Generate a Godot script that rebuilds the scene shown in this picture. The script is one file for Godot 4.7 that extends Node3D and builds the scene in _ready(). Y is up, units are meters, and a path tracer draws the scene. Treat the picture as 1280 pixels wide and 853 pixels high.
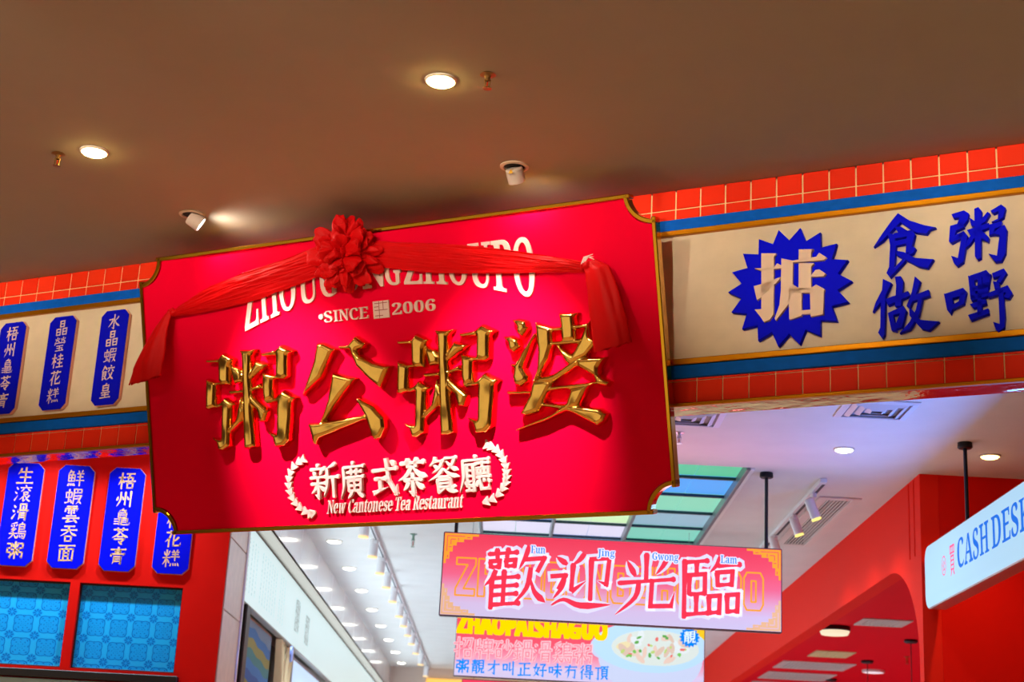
extends Node3D
# Entrance of a porridge restaurant in a mall: a tiled fascia at an angle, a big red sign leaning out from it, and the bright dining hall behind.
# World: metres, y up, the hall runs along -z. The fascia is turned 26.75 degrees from the hall's cross direction.

const FASCIA_AT := Vector3(0.47868, 4.05, -5.87046)      # a point on the fascia's face, at the foyer ceiling
const FASCIA_U := Vector3(0.89294, 0.0, 0.45018)         # along the fascia, to the right
const FASCIA_N := Vector3(-0.45018, 0.0, 0.89294)        # out of the fascia, into the foyer
const SIGN_AT := Vector3(-0.54651, 3.35549, -6.25010)     # middle of the big sign's face
const SIGN_U := Vector3(0.894503, 0.0, 0.447062)
const SIGN_V := Vector3(-0.122173, 0.961935, 0.244449)
const SIGN_SIZE := 1.00738                               # the sign is 2.416 m wide
const SIGN_N := Vector3(-0.430045, -0.273279, 0.860453)
const HALL_Y := 3.6                                       # hall ceiling

var used := {}
var mats := {}

# ------------------------------------------------------------------ shapes cut from boards, in millimetres on their board
const GOLD_SHAPES := {
	"porridge": [[-855,136,-782,135,-782,113,-849,118],[-790,133,-766,156,-709,128,-727,93,-734,21,-775,20,-793,41],[-857,56,-805,37,-732,35,-734,19,-802,23,-813,-71,-848,-80,-869,-77],[-812,-58,-788,-48,-767,-30,-714,-62,-733,-77,-755,-238,-792,-256,-815,-253,-824,-219,-851,-195,-798,-201,-786,-73,-813,-77],[-682,163,-593,159,-618,134,-624,53,-627,-84,-624,-246,-651,-255,-685,-253,-681,-136,-671,63,-670,139],[-730,106,-678,86,-662,56,-668,24,-714,21,-725,68],[-597,112,-535,90,-614,41,-641,33,-635,61],[-746,-3,-674,-2,-632,-2,-585,17,-571,-7,-633,-16,-671,-23,-740,-21],[-687,-30,-662,-94,-684,-138,-744,-181,-765,-172,-717,-125],[-637,-21,-549,-102,-569,-147,-598,-147,-609,-97,-648,-64],[-576,140,-501,146,-501,123,-566,124],[-508,144,-470,167,-410,136,-435,119,-445,30,-473,22,-505,37,-499,124],[-571,59,-512,45,-445,38,-462,21,-514,25,-523,-54,-568,-70,-574,-31],[-565,-57,-512,-50,-473,-21,-411,-55,-431,-76,-454,-231,-486,-255,-531,-256,-540,-215,-569,-190,-520,-198,-506,-70,-562,-74]],
	"duke": [[-295,158,-269,158,-207,127,-227,105,-284,12,-384,-56,-370,-24,-314,89],[-195,139,-149,140,-110,173,-60,137,-77,116,-105,111,-91,90,-31,58,44,37,-8,-52,-59,-12,-117,47,-142,116,-191,123],[-229,32,-119,1,-225,-101,-272,-158,-310,-178,-262,-80],[-364,-165,-305,-166,-97,-147,-74,-166,-314,-233,-329,-258,-342,-252],[-132,-79,-113,-75,-46,-114,1,-165,4,-207,-20,-248,-50,-256,-66,-240,-88,-159]],
	"granny": [[590,172,621,174,654,162,663,134,636,101,610,117,610,142],[548,110,582,112,615,95,624,64,593,41,571,56,568,84],[684,115,688,104,630,-13,649,-48,643,-72,610,-89,584,-78,578,-49,586,-16,565,1,594,5],[689,153,762,128,758,58,737,6,695,-53,661,-71,683,-26,693,40],[745,128,911,130,916,110,747,108],[789,180,876,173,858,158,859,128,857,67,795,66,794,134],[915,142,920,81,951,57,895,4,853,-11,839,-22,818,-1,869,67,890,107],[744,73,883,76,881,53,749,56],[768,63,831,23,857,-4,832,-23,805,-13],[680,-58,751,-49,841,-1,877,6,855,-29,741,-88,679,-78],[851,4,972,-3,943,-41,941,-65,983,-98,968,-115,923,-106,913,-71,851,-31],[663,-66,716,-68,750,-80,681,-191,625,-203,597,-192,645,-121],[547,-98,646,-106,734,-96,915,-91,919,-100,897,-110,732,-114,645,-119,552,-116],[796,-111,899,-97,849,-179,772,-203,703,-229,575,-257,579,-247,732,-200,795,-162,815,-118],[686,-153,768,-165,853,-178,931,-192,961,-215,946,-245,917,-261,824,-209,773,-187,691,-171]],
}
const BLUE_SHAPES := {
	"eat": [[971,-221,992,-246,964,-271,914,-320,880,-341,915,-290,948,-247],[971,-221,1012,-255,1063,-279,1105,-293,1084,-298,1071,-314,1030,-303,977,-254],[959,-274,980,-274,1003,-292,993,-308,973,-303],[933,-293,957,-302,962,-345,954,-429,987,-397,995,-407,937,-465,925,-446,935,-424,940,-342],[954,-297,1018,-292,1031,-309,1014,-373,995,-381,1001,-315,954,-318],[958,-327,1004,-323,1003,-341,959,-346],[960,-364,990,-374,1028,-400,1094,-413,1072,-444,1040,-434,996,-405,963,-383],[1009,-374,1021,-355,1032,-364,1022,-381,1000,-392]],
	"porridge": [[1161,-250,1205,-241,1222,-255,1217,-279,1200,-301,1174,-301,1190,-266,1167,-266],[1155,-294,1200,-285,1204,-305,1175,-315,1172,-331,1203,-322,1200,-341,1158,-360,1149,-352],[1174,-330,1202,-319,1215,-339,1197,-435,1175,-449,1163,-434,1155,-407,1178,-418,1192,-347],[1241,-240,1255,-235,1266,-251,1258,-427,1246,-433,1237,-418],[1223,-271,1242,-287,1243,-310,1228,-301],[1286,-257,1295,-265,1278,-294,1260,-303,1264,-281],[1213,-317,1289,-299,1293,-316,1223,-338],[1238,-320,1249,-336,1223,-371,1205,-386,1214,-355],[1256,-315,1288,-354,1285,-371,1259,-352],[1296,-255,1334,-235,1349,-251,1340,-285,1317,-299,1298,-297,1320,-288,1324,-260,1306,-267],[1291,-306,1334,-298,1333,-318,1308,-325,1304,-344,1288,-346],[1299,-342,1322,-324,1342,-313,1350,-332,1342,-419,1327,-447,1305,-447,1284,-414,1312,-425,1324,-350]],
	"do": [[912,-467,943,-486,918,-538,873,-589,885,-552,908,-509],[903,-542,921,-536,914,-678,905,-691,891,-668,899,-649],[955,-463,976,-464,984,-483,975,-578,953,-575,959,-494],[919,-544,1001,-523,1007,-541,928,-570],[927,-598,983,-576,993,-595,976,-658,954,-642,970,-604,947,-608,957,-669,939,-664],[946,-639,977,-631,973,-655,948,-662],[1026,-470,1045,-490,1032,-530,1005,-587,994,-578,1014,-527],[1023,-540,1073,-525,1077,-548,1017,-563],[1036,-555,1051,-557,1037,-617,1004,-667,967,-677,1004,-638,1027,-594],[1004,-579,1042,-635,1107,-647,1071,-677,1045,-668,1003,-614]],
	"thing": [[1126,-545,1155,-560,1158,-596,1147,-625,1135,-607],[1129,-547,1193,-531,1205,-547,1190,-560,1153,-566],[1185,-545,1205,-547,1195,-590,1174,-588],[1146,-594,1177,-579,1195,-590,1156,-606],[1211,-488,1232,-497,1235,-578,1217,-576],[1217,-489,1274,-474,1289,-494,1280,-514,1273,-497,1227,-511],[1263,-488,1290,-491,1275,-563,1254,-560],[1222,-533,1282,-518,1282,-540,1224,-551],[1245,-486,1259,-484,1254,-639,1237,-637],[1218,-562,1278,-551,1274,-572,1220,-583],[1214,-594,1268,-579,1271,-598,1225,-610],[1206,-633,1276,-616,1278,-635,1215,-654],[1293,-488,1334,-475,1344,-493,1321,-528,1307,-520,1321,-502,1296,-506],[1295,-518,1315,-525,1318,-548,1300,-546],[1272,-561,1344,-538,1360,-570,1349,-587,1329,-581,1337,-563,1278,-576],[1312,-549,1329,-551,1332,-652,1327,-691,1307,-705,1298,-694,1290,-666,1312,-676]],
	"great": [[463,-321,521,-328,512,-339,511,-565,496,-586,473,-591,461,-571,438,-540,464,-541],[437,-378,463,-380,512,-383,524,-368,539,-377,539,-389,463,-389],[434,-448,464,-443,537,-423,530,-436,464,-494,447,-504],[540,-350,585,-365,582,-473,568,-531,519,-590,515,-582,533,-532,538,-480],[564,-360,585,-364,672,-360,683,-345,710,-366,700,-375,584,-372],[606,-323,662,-328,653,-341,653,-368,606,-366],[606,-376,664,-384,653,-396,653,-488,605,-483],[652,-430,669,-411,683,-410,707,-429,699,-438,652,-435],[567,-471,618,-477,616,-582,570,-592],[567,-466,649,-480,671,-467,703,-489,699,-502,567,-488],[648,-491,700,-496,697,-584,650,-588],[614,-561,651,-562,651,-577,614,-576],[580,-454,608,-476,608,-486,580,-480]],
	"star": [[525,-230,566,-276,608,-232,629,-288,684,-259,685,-320,745,-311,726,-370,786,-380,749,-429,800,-463,747,-492,787,-542,725,-551,744,-610,682,-600,681,-660,627,-632,604,-687,565,-643,524,-687,500,-630,447,-658,445,-597,385,-606,403,-549,343,-536,382,-486,329,-456,382,-427,344,-378,404,-367,386,-308,447,-318,448,-257,503,-284]],
}

# ------------------------------------------------------------------ brush strokes of characters on a 100 x 100 field, y down
# h across, s down, p falling left, n falling right, d dot, t flick, z bent, g bent with a hook
const WRITING := {
	"口": [["s",12,8,16,92],["z",12,10,88,10,84,90],["h",16,86,84,86]],
	"日": [["s",12,4,14,96],["z",12,6,88,6,86,94],["h",14,50,86,50],["h",14,94,86,94]],
	"wood": [["h",5,30,95,30],["s",55,2,55,98],["p",53,34,30,58,6,74],["d",60,42,92,62]],
	"grass": [["h",4,50,96,50],["s",32,8,34,92],["s",68,8,64,92]],
	"water": [["d",30,8,72,24],["d",12,38,55,52],["t",12,96,78,60]],
	"rice": [["d",16,10,38,34],["p",90,6,78,24,64,36],["h",4,46,96,46],["s",52,0,52,100],["p",50,48,30,70,4,86],["d",58,52,97,80]],
	"土": [["h",18,38,82,38],["s",50,5,50,90],["h",4,92,96,92]],
	"王": [["h",12,10,88,10],["h",18,48,82,48],["s",50,10,50,90],["h",4,92,96,92]],
	"弓": [["z",12,8,86,8,82,34,18,37,13,62],["g",13,62,88,62,78,96,48,86]],
	"虫": [["s",12,22,16,58],["z",12,22,88,22,84,56],["h",16,56,84,56],["s",50,2,50,90],["t",4,94,92,82],["d",70,68,94,96]],
	"sheep": [["d",26,2,38,18],["p",76,0,70,8,60,18],["h",12,22,88,22],["h",18,42,82,42],["h",4,64,96,64],["s",50,22,50,98]],
	"fire4": [["d",18,20,6,88],["d",36,20,42,82],["d",58,20,66,82],["d",80,20,96,86]],
	"roof": [["s",8,10,4,90],["g",8,20,94,20,84,86]],
	"雨": [["h",15,6,85,6],["s",10,28,6,64],["g",10,30,92,30,86,64],["s",50,6,50,96],["d",24,48,38,56],["d",24,74,38,82],["d",60,48,76,56],["d",60,74,76,82]],
	"火": [["d",12,28,24,56],["p",90,24,82,40,70,52],["p",50,2,46,50,6,98],["n",50,48,66,70,96,96]],
	"moon": [["p",14,4,13,50,2,98],["g",14,4,88,4,84,97,66,90],["h",14,34,86,34],["h",14,64,86,64]],
	"food": [["p",50,0,30,24,2,40],["d",50,4,94,30],["z",22,42,78,42,76,68],["h",22,55,76,55],["h",22,68,76,68],["s",22,40,24,94],["t",22,94,64,80],["d",50,70,92,96]],
	"fish": [["p",36,0,24,16,6,26],["z",30,12,68,12,54,28],["s",14,30,16,68],["z",14,30,88,30,86,66],["h",14,48,86,48],["h",14,67,86,67],["s",50,30,50,66],["fire4",6,74,90,26]],
	"gold": [["p",50,0,28,18,2,28],["d",54,4,96,26],["h",22,34,78,34],["h",10,52,90,52],["s",50,34,50,90],["d",20,62,32,78],["d",82,60,68,76],["t",4,96,96,86]],
	"hand": [["h",4,28,92,28],["g",54,2,54,94,20,86],["t",4,64,98,50]],
	"梧": [["wood",0,0,40,100],["h",46,8,94,8],["p",66,10,62,30,56,50],["z",52,30,86,30,84,50],["h",42,52,100,52],["口",50,60,44,38]],
	"州": [["d",12,36,4,62],["p",26,8,26,56,6,97],["d",36,36,46,58],["s",54,10,54,86],["d",64,36,76,58],["s",86,4,86,98]],
	"龜": [["p",54,0,42,10,26,18],["z",34,12,68,12,58,24],["s",26,26,26,52],["z",26,26,74,26,72,52],["h",26,39,72,39],["h",26,52,72,52],["h",4,62,34,62],["h",4,76,34,76],["h",4,90,34,90],["s",34,56,34,96],["z",46,60,84,60,82,82],["h",46,71,82,71],["h",46,82,82,82],["g",48,52,46,96,92,96,98,80]],
	"苓": [["grass",6,0,88,24],["p",50,22,30,46,2,60],["n",50,24,70,46,98,58],["h",34,54,64,54],["z",20,68,78,68,56,88],["d",42,80,66,100]],
	"膏": [["d",46,0,56,9],["h",6,15,94,15],["口",30,19,40,16],["roof",6,38,88,18],["moon",22,56,56,44]],
	"晶": [["日",28,0,44,44],["日",2,54,43,46],["日",55,54,43,46]],
	"瑩": [["火",4,0,44,38],["火",52,0,44,38],["roof",2,38,96,18],["王",14,58,72,40],["d",66,82,80,93]],
	"桂": [["wood",0,0,40,100],["土",44,4,54,42],["土",40,50,60,48]],
	"花": [["grass",6,0,88,26],["p",36,26,26,48,4,68],["s",26,46,26,98],["p",84,40,66,58,46,68],["g",54,28,54,90,92,90,97,70]],
	"糕": [["rice",0,0,44,100],["sheep",46,0,54,66],["fire4",44,72,56,28]],
	"水": [["g",50,2,50,96,32,86],["h",8,32,38,30],["p",40,32,28,58,4,82],["p",84,16,74,30,58,42],["n",54,36,70,64,98,84]],
	"蝦": [["虫",0,8,46,88],["s",52,6,52,97],["z",52,8,72,8,72,30],["h",52,30,72,30],["h",52,50,72,50],["h",52,66,72,66],["z",80,10,98,10,96,30],["h",80,30,96,30],["h",76,48,98,48],["p",94,50,86,76,70,98],["n",78,56,86,80,100,97]],
	"餃": [["food",0,0,46,100],["d",70,0,78,12],["h",48,20,100,20],["p",64,28,58,38,50,48],["d",82,28,97,46],["p",86,48,74,78,46,98],["n",60,50,76,78,100,98]],
	"皇": [["p",56,0,50,8,40,14],["日",20,13,60,38],["王",6,58,88,40]],
	"生": [["p",26,4,20,24,6,42],["h",18,28,88,28],["s",52,0,52,92],["h",20,60,82,60],["h",2,94,98,94]],
	"滾": [["water",0,4,30,92],["d",62,0,70,9],["h",34,15,98,15],["p",54,20,48,30,38,38],["d",76,20,94,36],["口",52,40,32,18],["p",62,60,50,74,34,86],["s",56,70,56,96],["t",56,96,74,84],["p",92,60,84,70,74,76],["n",66,62,80,86,100,98]],
	"滑": [["water",0,4,30,92],["s",48,4,48,36],["z",48,5,84,5,82,36],["z",66,20,66,36],["roof",34,38,64,18],["moon",42,56,48,44]],
	"鷄": [["p",44,0,28,6,8,10],["d",8,16,16,26],["d",24,14,29,24],["p",46,12,42,18,36,24],["p",28,28,22,36,12,42],["t",12,42,42,42],["p",40,36,26,48,12,56],["h",2,66,48,66],["p",26,56,20,80,0,98],["n",28,68,38,84,50,96],["p",76,0,72,6,66,10],["s",58,12,58,60],["z",58,12,90,12,88,40],["h",58,26,88,26],["h",58,40,88,40],["h",58,54,98,54],["g",58,67,98,67,92,98,76,92],["d",56,76,50,94],["d",64,76,70,90],["d",78,74,84,88]],
	"粥": [["弓",0,4,33,94],["rice",26,0,48,100],["弓",67,4,33,94]],
	"鮮": [["fish",0,0,50,100],["sheep",50,2,50,96]],
	"雲": [["雨",8,0,84,52],["h",22,60,78,60],["h",2,73,98,73],["p",44,73,34,84,22,94],["t",22,95,82,88],["d",66,78,90,100]],
	"吞": [["h",20,8,80,8],["h",4,30,96,30],["p",50,8,42,40,2,66],["n",52,30,70,52,98,64],["口",26,64,48,36]],
	"面": [["h",4,8,96,8],["p",54,8,48,18,40,26],["s",12,28,14,97],["z",12,28,90,28,88,96],["h",14,94,88,94],["s",36,28,36,92],["s",64,28,64,92],["h",36,50,64,50],["h",36,70,64,70]],
	"新": [["d",26,0,34,9],["h",4,15,54,15],["d",14,20,22,33],["p",46,18,42,26,36,33],["h",2,39,58,39],["h",4,57,56,57],["g",30,40,30,97,18,88],["p",28,60,18,74,4,84],["d",34,64,54,80],["p",94,2,82,10,66,15],["p",64,14,62,60,48,98],["h",64,42,102,42],["s",84,42,84,100]],
	"廣": [["d",50,0,58,9],["h",14,15,98,15],["p",16,15,16,60,0,100],["grass",26,20,66,18],["h",22,43,96,43],["s",34,52,36,80],["z",34,52,86,52,84,80],["h",34,66,84,66],["h",34,80,84,80],["s",59,43,59,80],["p",48,82,40,92,28,100],["d",66,82,94,100]],
	"式": [["h",4,28,96,26],["g",60,0,66,60,92,98,98,72],["d",76,2,94,18],["h",12,52,54,52],["s",33,52,33,84],["t",4,92,62,78]],
	"茶": [["grass",6,0,88,26],["p",50,22,30,46,0,60],["n",50,22,70,44,100,56],["h",20,60,80,60],["g",50,46,50,100,34,90],["p",36,66,28,78,16,88],["d",60,66,86,88]],
	"餐": [["p",26,0,20,14,6,24],["h",24,12,52,12],["p",50,12,38,30,14,44],["d",20,22,34,32],["h",56,6,92,6],["p",90,6,78,26,58,42],["n",60,14,78,32,98,42],["p",50,34,30,52,0,64],["n",50,34,70,50,100,60],["h",34,56,66,56],["s",30,64,32,98],["z",30,64,72,64,70,84],["h",30,74,70,74],["h",30,84,70,84],["t",30,98,58,86],["p",86,82,78,88,66,90],["n",52,82,66,94,92,100]],
	"廳": [["d",50,0,58,9],["h",12,14,98,14],["p",14,14,14,60,0,100],["h",20,26,56,26],["s",27,26,27,80],["s",47,26,47,100],["h",27,42,47,42],["h",27,57,47,57],["t",18,76,54,68],["h",22,84,42,84],["h",20,97,44,97],["s",32,80,32,97],["h",58,24,98,24],["s",77,16,77,38],["s",60,38,60,54],["z",60,38,96,38,94,54],["s",71,38,71,54],["s",83,38,83,54],["h",58,54,94,54],["h",56,62,98,62],["d",60,70,56,88],["g",66,68,70,95,94,95,96,80],["d",77,66,84,76],["d",92,66,100,80]],
	"歡": [["grass",2,0,52,18],["口",6,20,20,13],["口",32,20,20,13],["p",18,36,12,50,0,62],["s",12,50,12,100],["h",12,50,56,50],["h",12,64,54,64],["h",12,78,54,78],["h",12,94,58,94],["s",32,38,32,94],["p",72,0,66,18,56,38],["z",66,22,98,22,88,42],["p",76,36,70,70,46,98],["n",76,54,84,78,102,96]],
	"迎": [["d",8,8,26,22],["z",2,40,24,40,14,60],["p",22,40,18,60,4,78],["n",2,88,22,80,50,92,100,94],["p",54,6,46,16,34,24],["s",36,22,34,66],["t",34,68,58,52],["g",66,16,96,16,92,60,76,52],["s",66,16,66,84]],
	"光": [["s",50,0,50,44],["d",18,10,32,36],["p",86,6,78,22,66,36],["h",4,46,96,46],["p",38,46,32,72,0,98],["g",60,46,58,88,92,90,98,66]],
	"臨": [["s",8,2,8,98],["h",8,6,46,6],["s",28,6,28,26],["s",16,28,16,60],["z",16,28,42,28,42,60],["h",16,60,42,60],["s",28,60,28,92],["h",8,93,48,93],["p",68,0,62,14,50,26],["h",62,16,100,16],["口",58,24,34,28],["口",46,62,24,36],["口",76,62,24,36]],
	"招": [["hand",0,0,46,100],["g",50,8,94,8,86,46,72,38],["p",68,8,62,30,48,50],["口",54,58,40,40]],
	"牌": [["p",12,4,12,50,0,98],["h",12,38,42,38],["s",30,4,30,38],["h",12,60,36,60],["s",36,60,36,98],["p",74,0,70,6,64,10],["s",54,12,54,48],["z",54,12,96,12,94,48],["s",74,12,74,48],["h",54,30,94,30],["h",54,48,94,48],["p",66,48,58,56,50,62],["h",46,67,102,67],["s",78,54,78,100]],
	"砂": [["h",2,12,44,12],["p",24,12,18,34,2,54],["口",14,46,28,42],["s",72,2,72,50],["d",58,20,48,46],["d",84,16,98,40],["p",96,46,80,76,46,98]],
	"鍋": [["gold",0,0,46,98],["s",58,4,58,36],["z",58,5,90,5,88,36],["s",74,18,74,36],["s",52,40,52,98],["g",52,40,98,40,96,97,82,90],["口",64,54,22,26]],
	"靚": [["h",6,8,46,8],["h",10,20,42,20],["h",2,32,50,32],["s",26,0,26,32],["moon",6,42,40,56],["s",58,6,58,62],["z",58,6,94,6,92,62],["h",58,24,92,24],["h",58,43,92,43],["h",58,62,92,62],["p",66,64,60,82,46,98],["g",82,64,80,92,98,92,100,76]],
	"才": [["h",6,28,94,28],["g",58,0,58,97,38,86],["p",56,34,38,58,6,76]],
	"叫": [["口",2,18,40,50],["z",56,12,56,66],["t",56,68,80,54],["s",84,0,84,100]],
	"正": [["h",8,10,92,10],["s",52,10,52,92],["h",52,46,88,46],["s",24,42,24,92],["h",0,94,100,94]],
	"好": [["p",26,2,18,30,10,60],["h",0,34,48,34],["p",40,34,30,66,2,98],["n",10,60,26,74,48,92],["z",56,12,92,12,74,36],["g",76,34,76,97,58,88],["h",50,54,102,54]],
	"味": [["口",0,22,34,46],["h",44,22,92,22],["h",38,46,100,46],["s",68,0,68,100],["p",66,48,54,68,38,84],["n",70,48,82,66,100,82]],
	"冇": [["h",4,18,96,18],["p",46,0,36,30,4,62],["p",34,40,34,70,26,100],["g",34,40,86,40,82,97,64,90]],
	"得": [["p",28,0,20,14,4,26],["p",30,24,20,40,2,54],["s",18,44,18,100],["日",46,0,46,38],["h",42,48,100,48],["h",36,64,102,64],["g",82,52,82,98,64,90],["d",48,74,62,88]],
	"頂": [["h",0,14,44,14],["g",24,14,24,96,6,86],["h",46,6,100,6],["p",74,6,70,14,64,20],["s",54,22,54,72],["z",54,22,94,22,92,72],["h",54,38,92,38],["h",54,55,92,55],["h",54,72,92,72],["p",64,76,56,88,44,98],["d",78,76,100,98]],
	"買": [["s",10,4,10,26],["z",10,4,92,4,90,26],["s",36,4,36,26],["s",64,4,64,26],["h",10,26,90,26],["s",22,36,22,78],["z",22,36,80,36,78,78],["h",22,50,78,50],["h",22,64,78,64],["h",22,78,78,78],["p",38,80,28,90,12,98],["d",62,80,90,98]],
	"福": [["d",20,2,34,12],["h",4,24,44,24],["p",36,26,24,46,4,60],["s",24,46,24,98],["h",48,8,98,8],["口",56,18,34,22],["s",52,50,52,97],["z",52,50,96,50,94,97],["h",52,73,94,73],["s",74,50,74,96],["h",52,96,94,96]],
	"公": [["p",40,6,28,32,4,56],["n",60,4,74,26,98,48],["p",52,40,38,66,18,88],["h",14,92,80,84],["d",68,64,88,98]],
}

# ------------------------------------------------------------------ small helpers
func numbered(called: String) -> String:
	var k: int = used.get(called, 0)
	used[called] = k + 1
	return called if k == 0 else "%s_%03d" % [called, k]

func thing(called: String, label: String, category: String, where: Transform3D, group := "") -> Node3D:
	var o := Node3D.new()
	o.name = numbered(called)
	add_child(o)
	o.transform = where
	o.set_meta("label", label)
	o.set_meta("category", category)
	if group:
		o.set_meta("group", group)
	return o

func structure(called: String, where := Transform3D.IDENTITY, label := "") -> Node3D:
	var o := Node3D.new()
	o.name = called
	add_child(o)
	o.transform = where
	o.set_meta("kind", "structure")
	if label:
		o.set_meta("label", label)
	return o

func part(called: String, mesh: Mesh, m: Material, parent: Node3D, at := Transform3D.IDENTITY, label := "") -> MeshInstance3D:
	var o := MeshInstance3D.new()
	o.name = called
	o.mesh = mesh
	o.material_override = null
	for n in mesh.get_surface_count():
		o.set_surface_override_material(n, m)
	o.transform = at
	parent.add_child(o, true)
	if label:
		o.set_meta("label", label)
	return o

func copy_of(o: Node3D, label: String, where: Transform3D) -> Node3D:
	var c: Node3D = o.duplicate()
	c.name = numbered(o.name.rstrip("0123456789_"))
	add_child(c)
	c.transform = where
	c.set_meta("label", label)
	return c

func on_fascia(u: float, y: float, n: float) -> Vector3:
	return FASCIA_AT + FASCIA_U * u + Vector3(0, y - 4.05, 0) + FASCIA_N * n

func fascia_frame(u: float, y: float, n: float) -> Transform3D:
	return Transform3D(Basis(FASCIA_U, Vector3.UP, FASCIA_N), on_fascia(u, y, n))

func at(x: float, y: float, z: float, turn := 0.0) -> Transform3D:
	return Transform3D(Basis(Vector3.UP, turn), Vector3(x, y, z))

# ------------------------------------------------------------------ materials (colours as sRGB 0..255)
func paint(r: float, g: float, b: float, rough := 0.6, metal := 0.0, glow := 0.0, shine := 0.5) -> StandardMaterial3D:
	var key := "%s|%s|%s|%s|%s|%s|%s" % [r, g, b, rough, metal, glow, shine]
	if not mats.has(key):
		var m := StandardMaterial3D.new()
		m.albedo_color = Color(r / 255.0, g / 255.0, b / 255.0)
		m.roughness = rough
		m.metallic = metal
		m.metallic_specular = shine
		if glow > 0.0:
			m.emission_enabled = true
			m.metallic_specular = 0.1
			m.emission = m.albedo_color
			m.emission_energy_multiplier = glow
			m.albedo_color = Color(r / 400.0, g / 400.0, b / 400.0)
		mats[key] = m
	return mats[key]

func grain(m: StandardMaterial3D, dark: float, scale: float, relief := 0.0, seed_no := 1) -> StandardMaterial3D:
	var c: StandardMaterial3D = m.duplicate()
	var noise := FastNoiseLite.new()
	noise.seed = seed_no
	noise.frequency = 0.02
	noise.fractal_octaves = 4
	var t := NoiseTexture2D.new()
	t.width = 256
	t.height = 256
	t.seamless = true
	t.noise = noise
	var ramp := Gradient.new()
	ramp.set_color(0, Color(dark, dark, dark))
	ramp.set_color(1, Color(1, 1, 1))
	t.color_ramp = ramp
	c.albedo_texture = t
	c.uv1_triplanar = true
	c.uv1_world_triplanar = true
	c.uv1_scale = Vector3.ONE * scale
	if relief > 0.0:
		c.heightmap_enabled = true
		c.heightmap_texture = t
		c.heightmap_scale = relief
	return c

# ------------------------------------------------------------------ mesh building
func begin() -> SurfaceTool:
	var st := SurfaceTool.new()
	st.begin(Mesh.PRIMITIVE_TRIANGLES)
	return st

func tri(st: SurfaceTool, a: Vector3, b: Vector3, c: Vector3, out: Vector3) -> void:
	var n := (a - c).cross(a - b)
	if n.length_squared() < 1e-18:
		return
	if n.dot(out) < 0.0:
		var k := b
		b = c
		c = k
		n = -n
	n = n.normalized()
	for p in [a, b, c]:
		st.set_normal(n)
		st.set_uv(Vector2(p.x, p.y))
		st.add_vertex(p)

func quad(st: SurfaceTool, a: Vector3, b: Vector3, c: Vector3, d: Vector3, out: Vector3) -> void:
	tri(st, a, b, c, out)
	tri(st, a, c, d, out)

func smooth_quad(st: SurfaceTool, p: Array, n: Array) -> void:
	for k in [[0, 1, 2], [0, 2, 3]]:
		var a: Vector3 = p[k[0]]
		var b: Vector3 = p[k[1]]
		var c: Vector3 = p[k[2]]
		var face := (a - c).cross(a - b)
		if face.length_squared() < 1e-18:
			continue
		var order: Array = k if face.dot(n[k[0]] + n[k[1]] + n[k[2]]) >= 0.0 else [k[0], k[2], k[1]]
		for i in order:
			st.set_normal(n[i])
			st.add_vertex(p[i])

# a box with small bevels on all edges
func box(st: SurfaceTool, centre: Vector3, size: Vector3, bevel := 0.0) -> void:
	var h := size * 0.5
	var b := minf(bevel, minf(h.x, minf(h.y, h.z)) * 0.9)
	var axes := [Vector3.RIGHT, Vector3.UP, Vector3.BACK]
	for i in 3:
		var j := (i + 1) % 3
		var k := (i + 2) % 3
		for s in [-1.0, 1.0]:
			var f: Vector3 = axes[i] * (h[i] * s)
			var a: Vector3 = axes[j] * (h[j] - b)
			var c: Vector3 = axes[k] * (h[k] - b)
			quad(st, centre + f - a - c, centre + f + a - c, centre + f + a + c, centre + f - a + c, f)
			if b > 0.0:
				for s2 in [-1.0, 1.0]:
					var e1: Vector3 = axes[i] * (h[i] * s) + axes[j] * ((h[j] - b) * s2)
					var e2: Vector3 = axes[i] * ((h[i] - b) * s) + axes[j] * (h[j] * s2)
					quad(st, centre + e1 - c, centre + e1 + c, centre + e2 + c, centre + e2 - c, e1 + e2)
	if b > 0.0:
		for sx in [-1.0, 1.0]:
			for sy in [-1.0, 1.0]:
				for sz in [-1.0, 1.0]:
					var q := Vector3(sx, sy, sz)
					tri(st, centre + q * Vector3(h.x, h.y - b, h.z - b), centre + q * Vector3(h.x - b, h.y, h.z - b), centre + q * Vector3(h.x - b, h.y - b, h.z), q)

func box_mesh(size: Vector3, bevel := 0.0, centre := Vector3.ZERO) -> ArrayMesh:
	var st := begin()
	box(st, centre, size, bevel)
	return st.commit()

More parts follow.
